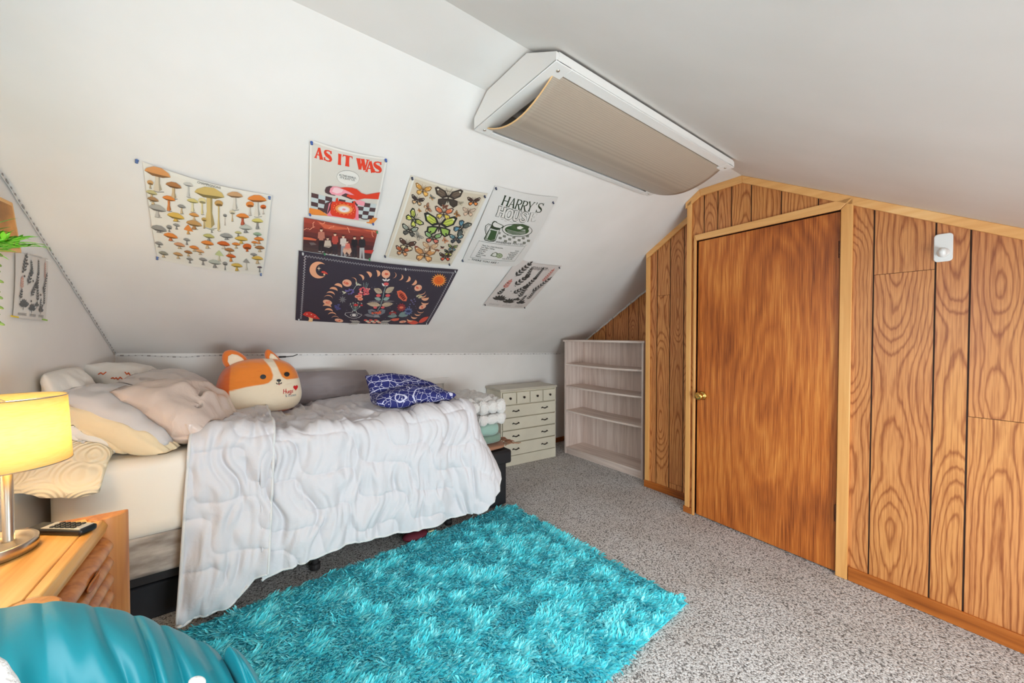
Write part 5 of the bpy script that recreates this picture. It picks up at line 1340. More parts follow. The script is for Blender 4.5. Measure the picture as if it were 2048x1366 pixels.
for a in [(190, 275, 180, 125, (214, 150, 92), (214, 200, 176), 0), (300, 352, 110, 90, BR, TN, 0), (400, 340, 70, 85, (196, 192, 184), (206, 202, 194), 0), (545, 400, 205, 235, (204, 176, 106), (206, 182, 122), 0), (608, 468, 58, 185, (190, 148, 86), (212, 188, 128), 1), (508, 575, 36, 60, (196, 160, 90), (200, 170, 104), 1),
          (718, 415, 110, 100, (200, 156, 112), (216, 208, 194), 0), (868, 455, 130, 118, O1, (220, 212, 198), 0), (910, 512, 40, 45, O2, (216, 204, 190), 1), (820, 488, 55, 70, O1, (216, 204, 190), 1), (268, 442, 90, 85, O1, (210, 130, 70), 0), (190, 515, 120, 60, (170, 166, 158), (190, 186, 178), 0), (355, 490, 60, 50, GY, TN, 0),
          (430, 450, 80, 75, (206, 190, 120), (220, 210, 170), 0), (495, 450, 55, 90, (220, 204, 150), (222, 206, 150), 1), (140, 345, 44, 36, (204, 156, 100), TN, 1), (150, 410, 80, 60, (196, 184, 130), TN, 0), (160, 455, 80, 36, (170, 130, 90), TN, 0), (315, 560, 120, 36, YL, YL, 0), (440, 545, 70, 40, (212, 150, 80), TN, 0), (440, 605, 110, 40, (190, 146, 90), (180, 130, 80), 0),
          (400, 645, 70, 35, O1, (214, 160, 90), 2), (770, 560, 90, 60, O1, (190, 96, 66), 0), (700, 530, 40, 60, (212, 200, 170), TN, 1), (650, 548, 28, 65, GY, (200, 190, 176), 1), (870, 600, 80, 55, (210, 196, 110), GY, 0), (790, 640, 90, 34, (190, 192, 180), GY, 0), (280, 700, 100, 36, O1, (204, 120, 70), 0), (200, 655, 110, 26, GY, GY, 0), (540, 690, 80, 34, (190, 180, 110), GY, 0),
          (660, 690, 90, 26, (150, 150, 146), GY, 0), (760, 715, 90, 34, YL, YL, 0), (880, 725, 70, 34, O1, (214, 150, 90), 0), (530, 740, 90, 38, O1, TN, 0), (640, 745, 90, 34, O2, (216, 200, 180), 0), (800, 775, 60, 32, O2, O2, 1), (725, 750, 60, 30, O1, TN, 0), (440, 775, 70, 28, O1, TN, 0), (340, 760, 80, 28, (206, 150, 110), TN, 0), (680, 790, 70, 30, BR, TN, 0), (885, 785, 70, 30, BR, TN, 0),
          (610, 820, 64, 50, (190, 196, 140), (206, 200, 176), 2), (690, 835, 70, 40, O2, (214, 140, 70), 0), (400, 810, 60, 30, BR, TN, 0), (330, 830, 70, 32, (196, 150, 100), TN, 0), (870, 860, 80, 40, YL, TN, 0), (795, 880, 50, 60, GY, (214, 206, 190), 2), (730, 905, 80, 40, YL, YL, 0), (580, 880, 90, 40, (180, 184, 170), GY, 0), (500, 860, 60, 40, GY, GY, 0), (230, 830, 70, 30, (150, 146, 130), TN, 0), (270, 640, 40, 30, GY, GY, 1), (320, 620, 50, 30, GY, GY, 0), (390, 720, 50, 36, GY, GY, 0), (200, 760, 60, 28, GY, GY, 0), (650, 890, 36, 46, GY, GY, 1), (885, 925, 36, 36, (110, 90, 96), GY, 0), (410, 860, 50, 30, GY, GY, 0), (480, 800, 60, 24, (212, 160, 110), TN, 0), (560, 640, 40, 24, (190, 190, 170), GY, 0), (740, 670, 50, 26, (200, 190, 130), GY, 0), (870, 690, 60, 26, (150, 170, 140), GY, 0), (845, 830, 50, 24, GY, GY, 0), (850, 745, 46, 22, O1, TN, 0)]:
    mush(*a)
s.text('CHAMPIGNONS', (460, 328), (622, 370), (2, -15), (96, 92, 88), 3)
s.finish('poster', 'cream chart poster of many kinds of mushrooms leftmost on the slope', 'poster', (228, 224, 214), pins=((-.035, .0), 1, 2, (.0, .97)), pincol=(84, 110, 160))

# ---------------------------------------------------------------- poster: butterflies
s = Sheet([(821.6, 349), (975.4, 386), (902, 529), (769, 512.5)], on_slope, .016, .004, .008)
s.frame(580, 260, 3.414)
s.rect(.05, .02, .955, .975, (206, 192, 170), 1); s.rect(.03, .0, .05, 1.0, (222, 218, 208), 1, 3, 12)
def bfly(x, y, w, col, dark=(48, 42, 38), rot=.15, spot=None, L=3, low=1.0):
    w *= .86
    c_, s_ = math.cos(rot), math.sin(rot)
    def T(p): return [(x + (a * c_ - b * s_ * 1.0) * w, y + (a * s_ + b * c_) * w) for a, b in p]
    for m in (1, -1):
        up = [(0, -.05), (.12 * m, -.24), (.42 * m, -.36), (.52 * m, -.30), (.44 * m, -.08), (.20 * m, .04)]
        lo = [(0, .02), (.20 * m, .03), (.36 * m, .08), (.36 * m, .24), (.22 * m, .34), (.08 * m, .24)]
        s.poly(T(up), dark, L); s.poly(T(lo), dark, L)
        k = lambda P, f: [((a - cx) * f + cx, (b - cy) * f + cy) for a, b in P for cx, cy in [np.mean(P, 0)]]
        s.poly(T(k(up, .66)), col, L + 1); s.poly(T(k(lo, .66)), spot or col, L + 1)
        s.poly(T(ellp(.40 * m, -.26, .035, .03, 8)), (226, 220, 200), L + 2); s.poly(T(ellp(.24 * m, .22, .03, .03, 8)), dark, L + 2)
        s.line(T([(0, -.05), (.22 * m, -.16), (.46 * m, -.28)]), .0011, dark, L + 2); s.line(T([(0, -.03), (.2 * m, -.08), (.40 * m, -.12)]), .0011, dark, L + 2)
        s.line(T([(0, -.10), (.06 * m, -.26), (.12 * m, -.36)]), .0007, dark, L + 2)
    s.poly(T(ellp(0, .03, .025, .16, 10)), (60, 48, 38), L + 3)
for a in [(905, 395, 130, (226, 166, 78), (150, 110, 60), .2, (230, 178, 92)), (1078, 440, 220, (110, 92, 76), (60, 50, 44), .12, (70, 58, 50)), (866, 465, 105, (70, 56, 50), (58, 44, 40), .25, (214, 176, 130)), (1250, 475, 105, (84, 60, 50), (66, 48, 42), .15, (232, 140, 70)), (966, 440, 50, (110, 140, 160), (120, 110, 90), .6, (230, 160, 90)), (1160, 480, 50, (170, 160, 140), (150, 140, 120), .2, (206, 190, 160)), (1055, 500, 56, (150, 84, 56), (110, 66, 50), .1, None), (935, 510, 75, (200, 150, 110), (120, 70, 50), 1.2, (220, 190, 150)), (1045, 545, 150, (232, 128, 78), (100, 76, 66), .15, (222, 196, 84)), (1215, 545, 105, (214, 190, 166), (150, 130, 112), .2, (226, 190, 160)), (1135, 555, 60, (196, 140, 80), (130, 90, 56), 1.0, None), (880, 530, 34, (220, 160, 90), (160, 110, 60), .8, None),
          (840, 590, 150, (196, 200, 90), (46, 48, 36), .95, (206, 206, 100)), (1015, 630, 260, (190, 200, 84), (44, 42, 38), .16, (150, 180, 84)), (1165, 650, 150, (100, 106, 100), (54, 56, 54), 2.3, (96, 140, 160)), (812, 670, 130, (170, 176, 160), (50, 46, 40), .2, (96, 92, 84)), (870, 705, 80, (176, 166, 150), (130, 124, 112), .8, (196, 180, 160)), (970, 715, 140, (150, 186, 120), (52, 44, 40), .15, (220, 120, 100)), (1053, 735, 56, (224, 164, 120), (176, 116, 84), .8, None), (1130, 728, 115, (110, 150, 156), (44, 42, 44), .1, (70, 74, 78)), (795, 770, 135, (96, 66, 54), (70, 50, 42), .2, (222, 204, 160)), (950, 785, 125, (214, 180, 140), (176, 136, 104), .15, (224, 206, 176)), (858, 780, 28, (180, 96, 80), (140, 60, 50), .2, None), (1035, 785, 34, (110, 80, 70), (80, 60, 50), .2, (196, 90, 70)), (1105, 790, 80, (140, 150, 84), (60, 56, 44), .2, (96, 130, 140)), (765, 815, 115, (204, 110, 66), (90, 60, 48), .15, (222, 160, 110)), (1005, 805, 30, (180, 100, 70), (130, 70, 50), .4, None), (915, 835, 175, (214, 150, 90), (140, 104, 76), .15, (232, 170, 104)), (1080, 825, 80, (60, 56, 46), (48, 44, 40), .15, (196, 190, 90)), (1058, 855, 105, (90, 60, 50), (60, 46, 40), .1, (214, 96, 70))]:
    bfly(*a)
s.text('PAPILLONS', (1058, 394), (1128, 410), (2, -9), (90, 80, 70), 3)
s.finish('poster', 'beige chart poster of butterflies between the red lettering and the green lettering', 'poster', (218, 208, 190), pins=(0, (.97, .03), (.96, .985), (.0, .985)), pincol=(40, 48, 78))

# ---------------------------------------------------------------- poster: green lettering, jug and pancakes
s = Sheet([(990, 370), (1116, 393), (1037, 532), (923, 523)], on_slope, .018, .004, .008)
s.frame(920, 360, 7.59); GR = (44, 56, 36); G2 = (58, 84, 48)
for ch, o, w in (('H', (664, 196), 112), ('A', (772, 222), 98), ('R', (862, 240), 96), ('R', (950, 260), 96), ('Y', (1040, 276), 100), ("'", (1140, 294), 60), ('S', (1186, 306), 100)):
    s.glyphs(glyph(ch, .17, .07, .26, .06), o, (w, w * .21), (-58, 142), GR, 2)
for ch, o, w in (('H', (582, 362), 122), ('O', (702, 390), 116), ('U', (818, 410), 112), ('S', (935, 432), 104), ('E', (1058, 448), 128)):
    s.glyphs(glyph(ch, .36, .26, .42, .18), o, (w, w * .14), (-48, 142), GR, 2); s.glyphs(glyph(ch, .26, .15, .34, .09), (o[0] + .5, o[1] + .5), (w, w * .14), (-48, 142), (214, 210, 204), 3)
for k in range(7): s.line([(610 + k * 46, 548 + k * 6 + (k % 2) * 14), (650 + k * 46, 552 + k * 7 + (k % 2) * 16)], .0008, GR, 2)
# jug
s.poly([(470, 640), (352, 850), (362, 878), (430, 892), (500, 890), (528, 872), (600, 690), (656, 662), (640, 635), (560, 605), (540, 585), (505, 580), (480, 605)], GR, 2)
s.poly([(486, 640), (492, 612), (520, 592), (560, 612), (640, 645), (600, 680), (540, 672), (500, 660)], (214, 210, 204), 3)
s.poly([(450, 690), (545, 712), (585, 706), (520, 862), (440, 882), (365, 862)], (196, 196, 186), 3); s.poly([(455, 712), (550, 728), (515, 855), (450, 876), (372, 852)], G2, 4); s.poly([(440, 730), (455, 732), (400, 850), (385, 846)], (206, 206, 196), 5)
s.line([(470, 645), (420, 630), (380, 660), (370, 720), (385, 785)], .0022, GR, 2); s.line([(462, 662), (425, 650), (396, 678), (390, 720), (400, 756)], .0010, GR, 3)
# plate with pancakes, checked cloth
for i in range(7):
    for j in range(4):
        if (i + j) % 2 == 0:
            x, y = 560 + i * 72 + j * 8, 735 + j * 38 + i * 10
            s.poly([(x, y), (x + 46, y + 7), (x + 38, y + 42), (x - 6, y + 34)], (128, 128, 116), 2)
s.poly(ellp(855, 715, 232, 100, 36, .10), GR, 3); s.poly(ellp(855, 712, 222, 92, 36, .10), (212, 208, 202), 4); s.poly(ellp(850, 712, 184, 74, 32, .10), G2, 5)
for k in range(5): s.line([(690 + k * 8, 690 + k * 22), (760, 712 + k * 22), (860, 735 + k * 14), (980, 730 + k * 12)], .0011, (206, 204, 196), 6)
s.poly(ellp(870, 655, 110, 40, 24, .12), (70, 92, 58), 6); s.poly([(820, 640), (835, 612), (940, 614), (1040, 660), (1020, 700), (930, 690), (840, 680)], (64, 80, 52), 6); s.poly([(850, 655), (900, 640), (950, 668), (900, 695), (855, 685)], (224, 222, 214), 7)
s.text('WHEREVER YOU GO ...', (522, 905), (1000, 962), (12, -28), (28, 34, 26), 3); s.text('... THERE YOU ARE !', (112, 1192), (562, 1242), (12, -28), (28, 34, 26), 3)
bx = [(278, 892), (976, 978), (816, 1208), (146, 1154)]
for k in range(4):
    a, c_ = np.array(bx[k], float), np.array(bx[(k + 1) % 4], float); n_ = 60 if k % 2 == 0 else 26
    for i in range(n_):
        p = a + (c_ - a) * i / n_; d_ = (c_ - a) / np.linalg.norm(c_ - a); e = np.array([-d_[1], d_[0]])
        s.line([tuple(p - e * 6 - d_ * 2), tuple(p + e * 6 + d_ * 4)], .0006, GR, 2)
for k, tx in enumerate(('Music For a Sushi Restaurant', 'Late Night Talking', 'Grapejuice', 'As It Was', 'Daylight', 'Little Freak', 'Matilda')):
    x, y = 322 - k * 16, 962 + k * 29; L_ = len(tx) * 11.2; s.text(tx, (x, y), (x + L_, y + L_ * .12), (8, -19), (52, 56, 46), 3)
for k, tx in enumerate(('Cinema', 'Daydreaming', 'Keep Driving', 'Satellite', 'Boyfriends', 'Love Of My Life')):
    x, y = 880 - k * 20, 1056 + k * 25; L_ = len(tx) * 10.5; s.text(tx, (x - L_, y - L_ * .10), (x, y), (8, -18), (52, 56, 46), 3)
s.poly([(446, 1112), (480, 1072), (530, 1052), (560, 1070), (550, 1130), (500, 1128)], (110, 112, 96), 2); s.poly([(470, 1104), (500, 1070), (535, 1062), (545, 1110), (510, 1118)], (210, 208, 198), 3); s.poly(ellp(585, 1110, 50, 40, 20), (128, 140, 104), 3); s.poly(ellp(585, 1110, 38, 30, 16), (170, 178, 146), 4)
for k in range(6): s.line([(585, 1110), (585 + 40 * math.cos(k * 1.05), 1110 + 32 * math.sin(k * 1.05))], .0007, (96, 110, 80), 5)
s.finish('poster', 'white poster with green lettering over a jug and a plate of pancakes', 'poster', (216, 212, 207), pins=(0, (.955, .06), (.0, .97)), pincol=(44, 52, 84))

# ---------------------------------------------------------------- botanical sheets
def botanic(s, fl, seed, dark=(62, 58, 54)):
    rs = np.random.RandomState(seed)
    def sprig(u, v, ang, L, nl, lw, ll, col):
        dx, dy = math.cos(ang), math.sin(ang); s.line([(u, v), (u + dx * L / s.W, v + dy * L / s.H)], .0009, col, 2, True)
        for k in range(nl):
            t = (k + .6) / nl
            for m in (1, -1): s.local(u + dx * L * t / s.W, v + dy * L * t / s.H, leafp(0, 0, ang + m * .75, ll * 1.5 * (1.15 - .4 * t), lw * 1.5), col, 3)
        s.local(u + dx * L / s.W, v + dy * L / s.H, leafp(0, 0, ang, ll * 1.4, lw * 1.4), col, 3)
    H = s.H
    g = [(.18, .20, -1.3, .17, 5, .0065, .030), (.42, .22, -1.7, .13, 6, .005, .020), (.62, .20, -1.57, .14, 8, .004, .016), (.85, .24, -1.5, .15, 7, .004, .022), (.30, .38, -1.2, .15, 4, .007, .032), (.56, .42, -1.4, .15, 5, .006, .026), (.80, .48, -1.2, .20, 7, .005, .028), (.14, .46, -1.5, .10, 4, .006, .024), (.40, .55, -1.0, .15, 5, .006, .028), (.62, .62, -1.7, .14, 5, .006, .024), (.86, .66, -1.6, .14, 6, .004, .020), (.12, .62, -1.4, .08, 3, .006, .022), (.72, .78, -1.5, .12, 6, .004, .018)]
    for k, a in enumerate(g):
        sprig(a[0], a[1] + .10, a[2], a[3] * H / .62, a[4], a[5] * H / .62, a[6] * H / .62, fl if k in (3, 7) else dark)
    for (u, v, n_, L) in ((.22, .82, 7, .055), (.46, .86, 6, .050), (.76, .86, 4, .040), (.60, .78, 3, .03)):
        for k in range(n_): s.local(u, v, leafp(0, 0, -math.pi + .3 + k * (math.pi - .6) / max(1, n_ - 1), L * 1.4 * H / .62, .015 * H / .62), dark, 3)
        s.line([(u, v), (u, v + .05)], .0012, dark, 2, True)
    for k in range(14): s.local(rs.rand() * .8 + .1, rs.rand() * .65 + .14, ellp(0, 0, .005, .005, 8), dark, 3)
    for k in range(6):
        a = k * math.pi / 5 + math.pi; s.line([(.22, .16), (.22 + .075 * math.cos(a) * .8, .16 + .085 * math.sin(a))], .0008, (110, 104, 98), 2, True)
    for k in range(3):
        for j in range(3): s.line([(.10 + k * .30, .925 + j * .014), (.32 + k * .28, .925 + j * .014)], .0007, (120, 116, 112), 2, True)
s = Sheet([(1035, 518), (1123, 531), (1049, 616), (965, 610)], on_slope, .014, .003, .006)
s.frame(580, 260, 3.414)
botanic(s, (196, 120, 108), 3)
s.text('HERBARIUM', (1648, 938), (1762, 948), (-4, -22), (96, 86, 82), 3)
s.finish('poster', 'botanical print of dark leaves on the slope below the green lettering poster', 'poster', (206, 196, 190), pins=((.97, .03), (.97, .97), (.03, .97)), pincol=(40, 44, 60))
_wl = lambda x, y: onplane(x, y, (XL(2.2) + .002, 2.2, 1.3), (1, -.055, 0))
s = Sheet([(28, 503), (93.4, 517), (89, 641.5), (23, 634.7)], _wl, .006, .003, .003)
s.frame(0, 330, 3.692)
botanic(s, (206, 160, 146), 8, (92, 92, 92))
s.text('HERBARIUM', (196, 660), (290, 690), (0, -14), (190, 186, 182), 3)
o = s.finish('poster', 'pale botanical print on the left wall below the hanging plant', 'poster', (214, 208, 202), pins=())
for (u, v, col) in ((.0, .985, (232, 196, 40)), (.92, .985, (150, 190, 70)), (.97, .03, (236, 234, 230))):
    b = MB(); q = [Vector(s.pos(np.array([[u + a, v + c]]), 2.5)[0]) for a, c in ((-.08, -.012), (.12, -.004), (.12, .018), (-.08, .010))]; b.prism([tuple(p) for p in q], tuple(s.n * .0006)); b.build('tape', ink(col), o).location = tuple(-Vector(o.location))

# ---------------------------------------------------------------- tapestry with moons
s = Sheet([(597.6, 499.6), (916, 538), (856, 648), (591, 638.7)], on_slope, .016, .006, .010)
s.frame(580, 490, 5.851)
s.rect(.0, .0, 1, 1, (60, 52, 64), 1, 30, 20)
for (a, c_) in (((.030, .045), (.975, .045)), ((.032, .045), (.032, .965)), ((.975, .045), (.975, .965))):
    n_ = 120 if a[1] == c_[1] else 56
    z = [(a[0] + (c_[0] - a[0]) * k / n_ + (.006 * (-1) ** k if a[0] == c_[0] else 0), a[1] + (c_[1] - a[1]) * k / n_ + (.014 * (-1) ** k if a[1] == c_[1] else 0)) for k in range(n_ + 1)]
    s.line(z, .0012, (212, 208, 212), 3, True); s.line([(a[0] + (c_[0] - a[0]) * k / 30, a[1] + (c_[1] - a[1]) * k / 30) for k in range(31)], .0007, (200, 196, 200), 3, True)
PE, PC_, OR, WH = (238, 170, 132), (226, 104, 78), (236, 124, 44), (232, 226, 222)
def crescent(x, y, r, ph, rot, col=PE, L=4):
    """ph: 0 thin .. 1 nearly full; rot = direction of the lit side"""
    P = ellp(0, 0, r, r, 18, 0, -math.pi / 2, math.pi / 2); k = (ph * 2 - 1); Q = [(k * -r * math.cos(w), r * math.sin(w)) for w in np.linspace(math.pi / 2, -math.pi / 2, 19)][1:-1]
    c_, s_ = math.cos(rot), math.sin(rot); s.poly([(x + (a * c_ - b_ * s_), y + (a * s_ + b_ * c_) * .82) for a, b_ in P + Q], col, L)
def full(x, y, r, ry=None, rot=0.0):
    ry = ry or r * .92
    s.poly(ellp(x, y, r, ry, 24, rot), (240, 178, 146), 4)
    rr = np.random.RandomState(int(x))
    for k in range(7): a = rr.rand() * 6.28; d = rr.rand() * .62; s.poly(ellp(x + r * d * math.cos(a), y + ry * d * math.sin(a), r * (.12 + .16 * rr.rand()), ry * (.12 + .14 * rr.rand()), 9), PC_, 5)
oc = [(330 + 104 * math.cos(a), 262 + 96 * math.sin(a)) for a in np.linspace(.75, 2 * math.pi - .75, 34)]
ic = [(330 + 42 + 73 * math.cos(a), 262 + 72 * math.sin(a)) for a in np.linspace(2 * math.pi - 1.09, 1.09, 34)]
s.poly(oc + ic[1:-1], PE, 4)
st = [];
for k in range(8): a = k * math.pi / 4; r_ = 26 if k % 2 == 0 else 7; st.append((336 + r_ * math.cos(a), 244 + r_ * math.sin(a)))
s.poly(st, (244, 214, 180), 4)
def toad(x, y, w, capc=(214, 60, 50)):
    s.poly([(x - w * .5, y - w * .06), (x - w * .35, y - w * .22), (x - w * .1, y - w * .25), (x + w * .25, y - w * .08), (x + w * .5, y + w * .20), (x + w * .1, y + w * .16), (x - w * .3, y + w * .04)], capc, 5)
    s.poly([(x - w * .18, y + w * .05), (x + w * .1, y + w * .13), (x + w * .06, y + w * .38), (x - w * .18, y + w * .36), (x - w * .12, y + w * .2)], (240, 200, 150), 4)
    for a, c_ in ((-.25, -.1), (0, -.08), (.2, .04)): s.poly(ellp(x + a * w, y + c_ * w, w * .035, w * .025, 8), (250, 220, 200), 6)
toad(402, 290, 84); toad(248, 808, 205)
sun = []
for k in range(36): a = k * math.pi / 18; r_ = (96 if k % 2 == 0 else 62); sun.append((1738 + r_ * math.cos(a + .1 * (k % 2)), 390 + r_ * .86 * math.sin(a + .1 * (k % 2))))
s.poly(sun, (240, 150, 70), 4); s.poly(ellp(1738, 390, 56, 46, 24), (232, 106, 40), 5)
for dx_ in (-14, 16): s.poly(ellp(1738 + dx_, 384, 4, 3, 8), (110, 40, 30), 6)
s.line([(1722, 400), (1736, 408), (1752, 402)], .0012, (110, 40, 30), 6)
full(664, 404, 55, 42, .1); full(1120, 298, 50, 47); full(1495, 468, 45, 36, -.3); full(436, 638, 54, 30, .25); full(1545, 697, 44, 25, -.4); full(570, 858, 50, 22, .15); full(1315, 874, 42, 15, -.1)
for (x, y, r, ph, rot) in ((735, 372, 40, .12, -.6), (820, 340, 46, .30, -.5), (910, 305, 46, .42, -.5), (1010, 290, 46, .40, -.15), (1200, 310, 44, .10, .25), (1280, 335, 44, .22, .35), (1365, 358, 44, .34, .4), (1440, 400, 42, .42, .6), (560, 448, 48, .42, -1.2), (505, 492, 48, .36, -1.3), (470, 545, 50, .22, -1.3), (445, 590, 50, .12, -1.4), (430, 694, 50, .34, -1.4), (450, 748, 48, .30, -1.4), (490, 796, 48, .18, -1.5), (525, 838, 44, .10, -1.6), (1535, 515, 44, .12, 1.2), (1545, 550, 44, .18, 1.4), (1575, 588, 44, .46, 1.5), (1575, 640, 44, .30, 1.7), (1525, 740, 40, .14, 1.7), (1490, 775, 38, .24, 1.7), (1450, 812, 38, .30, 1.8), (1400, 848, 36, .34, 1.9)):
    crescent(x, y, r, ph, rot)
for m in (0, 1): s.poly(leafp(1500, 892, math.pi + .10 if m == 0 else -.55, 140, 26), (222, 84, 66), 4)
GN = (150, 172, 164)
s.line([(1100, 480), (1085, 560), (1070, 620), (1050, 680), (1020, 730)], .0022, GN, 4); s.line([(1118, 430), (1105, 470), (1100, 490)], .0018, GN, 4)
for x, y, a, L_, w_, c_ in ((1075, 515, math.pi + .45, 110, 34, (196, 176, 150)), (1110, 515, -.55, 125, 34, (196, 176, 150)), (1060, 600, math.pi + .3, 80, 22, GN), (1085, 600, -.3, 80, 22, GN), (1055, 665, math.pi + .12, 165, 30, (204, 180, 150)), (1065, 665, -.12, 140, 28, (204, 180, 150)), (1070, 625, math.pi + .05, 165, 12, (120, 112, 116)), (1075, 625, -.05, 145, 12, (120, 112, 116)), (1105, 440, -2.3, 50, 12, WH), (1120, 440, -.9, 50, 12, WH), (1118, 380, -2.6, 50, 10, WH), (1125, 380, -.5, 50, 10, WH), (1120, 380, -1.57, 40, 8, WH)):
    s.poly(leafp(x, y, a, L_, w_), c_, 4)
    if L_ > 100:
        for k in range(5):
            t = .2 + .13 * k; s.line([(x + math.cos(a) * L_ * t, y + math.sin(a) * L_ * t), (x + math.cos(a + .35) * L_ * (t + .14), y + math.sin(a + .35) * L_ * (t + .14))], .0008, (60, 54, 66), 5)
for x, y, r_ in ((1122, 412, 30), (1030, 548, 28), (1140, 548, 28), (992, 692, 22), (1080, 692, 22)): s.poly(ellp(x, y, r_, r_ * .62, 14), (226, 96, 96), 5)
s.poly([(905, 722), (955, 712), (1010, 740), (1070, 712), (1112, 724), (1105, 760), (1050, 790), (975, 790), (915, 765)], (120, 124, 132), 4); s.poly([(945, 735), (1000, 748), (1068, 730), (1060, 765), (1010, 776), (955, 765)], (70, 52, 60), 5)
rs = np.random.RandomState(6)
for k in range(14): s.poly(ellp(950 + rs.rand() * 115, 738 + rs.rand() * 30, 11, 8, 10), PC_, 6)
s.poly([(985, 786), (1030, 786), (1050, 815), (970, 815)], (150, 150, 150), 5)
for k in range(34): a = rs.rand() * 6.28; d = rs.rand() ** .5; s.poly(ellp(866 + 78 * d * math.cos(a), 500 + 46 * d * math.sin(a), 12, 9, 9), (226, 92, 100) if k % 4 else (244, 160, 150), 5)
for a in (-1.9, -1.4, -1.1): s.line([(870, 520), (880 + 70 * math.cos(a), 520 + 130 * math.sin(a))], .0012, GN, 4)
for k in range(16): a = rs.rand() * 6.28; d = rs.rand() ** .5; s.poly(ellp(690 + 55 * d * math.cos(a), 500 + 34 * d * math.sin(a), 11, 9, 9), (112, 100, 160), 5)
s.line([(610, 540), (660, 500), (740, 480), (765, 440), (800, 405)], .0014, (196, 204, 190), 4)
for x, y, a in ((620, 530, -.6), (640, 520, -2.6), (770, 430, -.5), (775, 425, -1.6), (790, 420, 0.1)): s.poly(leafp(x, y, a, 44, 9), (206, 204, 180), 5)
for x, y in ((785, 562), (818, 590), (812, 555)): s.poly(ellp(x, y, 32, 20, 14), (240, 160, 134), 4); s.poly(ellp(x, y, 16, 10, 10), PC_, 5)
for k in range(8): a = k * .785; s.poly(leafp(612, 600, a, 46, 8), (124, 120, 124), 4)
for x, y in ((555, 695), (535, 700), (550, 720), (575, 712), (565, 665), (530, 680)): s.poly(ellp(x, y, 17, 11, 12), (84, 80, 130), 4)
vz = [(728, 735), (770, 735), (772, 755), (838, 785), (800, 818), (740, 830), (690, 818), (640, 785), (645, 762), (725, 752), (728, 735)]
s.line(vz, .0018, WH, 5); s.poly(ellp(745, 788, 24, 14, 16), WH, 5); s.line(ellp(745, 788, 44, 18, 20), .0014, WH, 5)
for k, (x, y) in enumerate(((700, 660), (715, 690), (735, 650), (760, 700), (790, 670), (815, 690), (840, 650), (800, 640), (770, 650))): s.line([(750, 740), (x, y)], .0009, GN, 4); s.poly(leafp(x, y, -1.2 - .2 * k, 22, 6), (200, 198, 180), 5)
for x, y, r_ in ((766, 662, 26), (832, 664, 16)): s.poly(ellp(x, y, r_, r_ * .55, 12), (214, 56, 60), 6)
s.poly([(1245, 500), (1290, 488), (1340, 525), (1368, 580), (1355, 622), (1315, 618), (1262, 570)], (232, 116, 86), 4); s.poly([(1262, 512), (1290, 505), (1330, 540), (1350, 582), (1340, 605), (1318, 600), (1275, 560)], (206, 84, 62), 5)
s.line([(1280, 525), (1310, 560), (1340, 605)], .0014, (90, 40, 40), 6)
for k in range(4):
    x, y = 1290 + 13 * k, 535 + 18 * k
    for m in (-1, 1): s.poly(leafp(x, y, .9 + m * 1.1, 26, 6), (90, 40, 40), 6)
for x, y in ((1410, 610), (1430, 640), (1450, 600), (1400, 660), (1420, 620), (1445, 660), (1390, 690), (1460, 625)): s.poly(ellp(x, y, 9, 7, 8), (120, 114, 160), 4)
for x, y, a in ((1470, 575, -.6), (1500, 560, .2), (1490, 585, -.1)): s.poly(leafp(x, y, a, 48, 10), (204, 190, 150), 4)
for k in range(10): a = k * .63; s.poly(leafp(1298, 696, a, 56, 14), (150, 56, 62), 4)
s.poly(ellp(1298, 696, 24, 15, 14), (226, 120, 90), 5)
for k in range(10): a = k * .63; s.poly(leafp(1380, 745, a, 52, 12), (100, 110, 150), 4)
s.poly(ellp(1380, 745, 28, 16, 14), (56, 60, 96), 5)
s.poly(ellp(1196, 765, 44, 24, 16), (150, 50, 50), 4); s.poly(ellp(1190, 742, 14, 9, 10), (150, 144, 140), 5)
for x, y, a, L_ in ((1250, 800, math.pi - .05, 115), (1260, 800, -.05, 120), (1270, 790, -.4, 90), (1240, 795, math.pi + .3, 70)): s.poly(leafp(x, y, a, L_, 20), (128, 150, 146), 4)
s.poly([(1165, 850), (1200, 832), (1275, 828), (1265, 855), (1215, 865)], (222, 104, 80), 4); s.poly([(862, 786), (900, 770), (985, 800), (960, 815), (900, 806)], (130, 126, 130), 3)
for k in range(9): s.poly(ellp(880 + k * 20, 850 + (k % 3) * 14, 22, 11, 12), ((222, 96, 84), (206, 204, 180), (226, 150, 130))[k % 3], 5)
for k in range(8): s.poly(leafp(820 - k * 12, 880, math.pi + .5 * (-1) ** k, 60, 6), (186, 180, 170), 4); s.poly(leafp(1040 + k * 12, 880, .5 * (-1) ** k, 60, 6), (186, 180, 170), 4)
for k in range(70): s.poly(ellp(560 + rs.rand() * 940, 400 + rs.rand() * 440, 3.2, 2.4, 6), (180, 174, 186), 3)
s.finish('tapestry', 'dark tapestry printed with an arc of orange moons, sun and flowers', 'tapestry', (60, 52, 64), pins=(0, 1, 2, 3, (.62, .04)), pincol=(206, 206, 206))

# ---------------------------------------------------------------- framed picture cut by the left edge
q = [_wl(-60, 372), _wl(8, 403), _wl(27, 505), _wl(-45, 500)]
b = MB(); nn = Vector((1, -.055, 0)).normalized(); b.prism([tuple(p + nn * .002) for p in q], tuple(nn * .018))
pic = b.build('framed_picture', M['oak'], bevel=.003); tag(pic, 'orange wooden framed picture on the left wall behind the hanging plant', 'picture')
c_ = sum(q, Vector()) / 4; b = MB(); b.prism([tuple(c_.lerp(p, .84) + nn * .0205) for p in q], tuple(nn * .001)); k = b.build('print', plain('warm_print', (196, 128, 58), .5, vary=.35), pic); k.location = tuple(-Vector(pic.location))
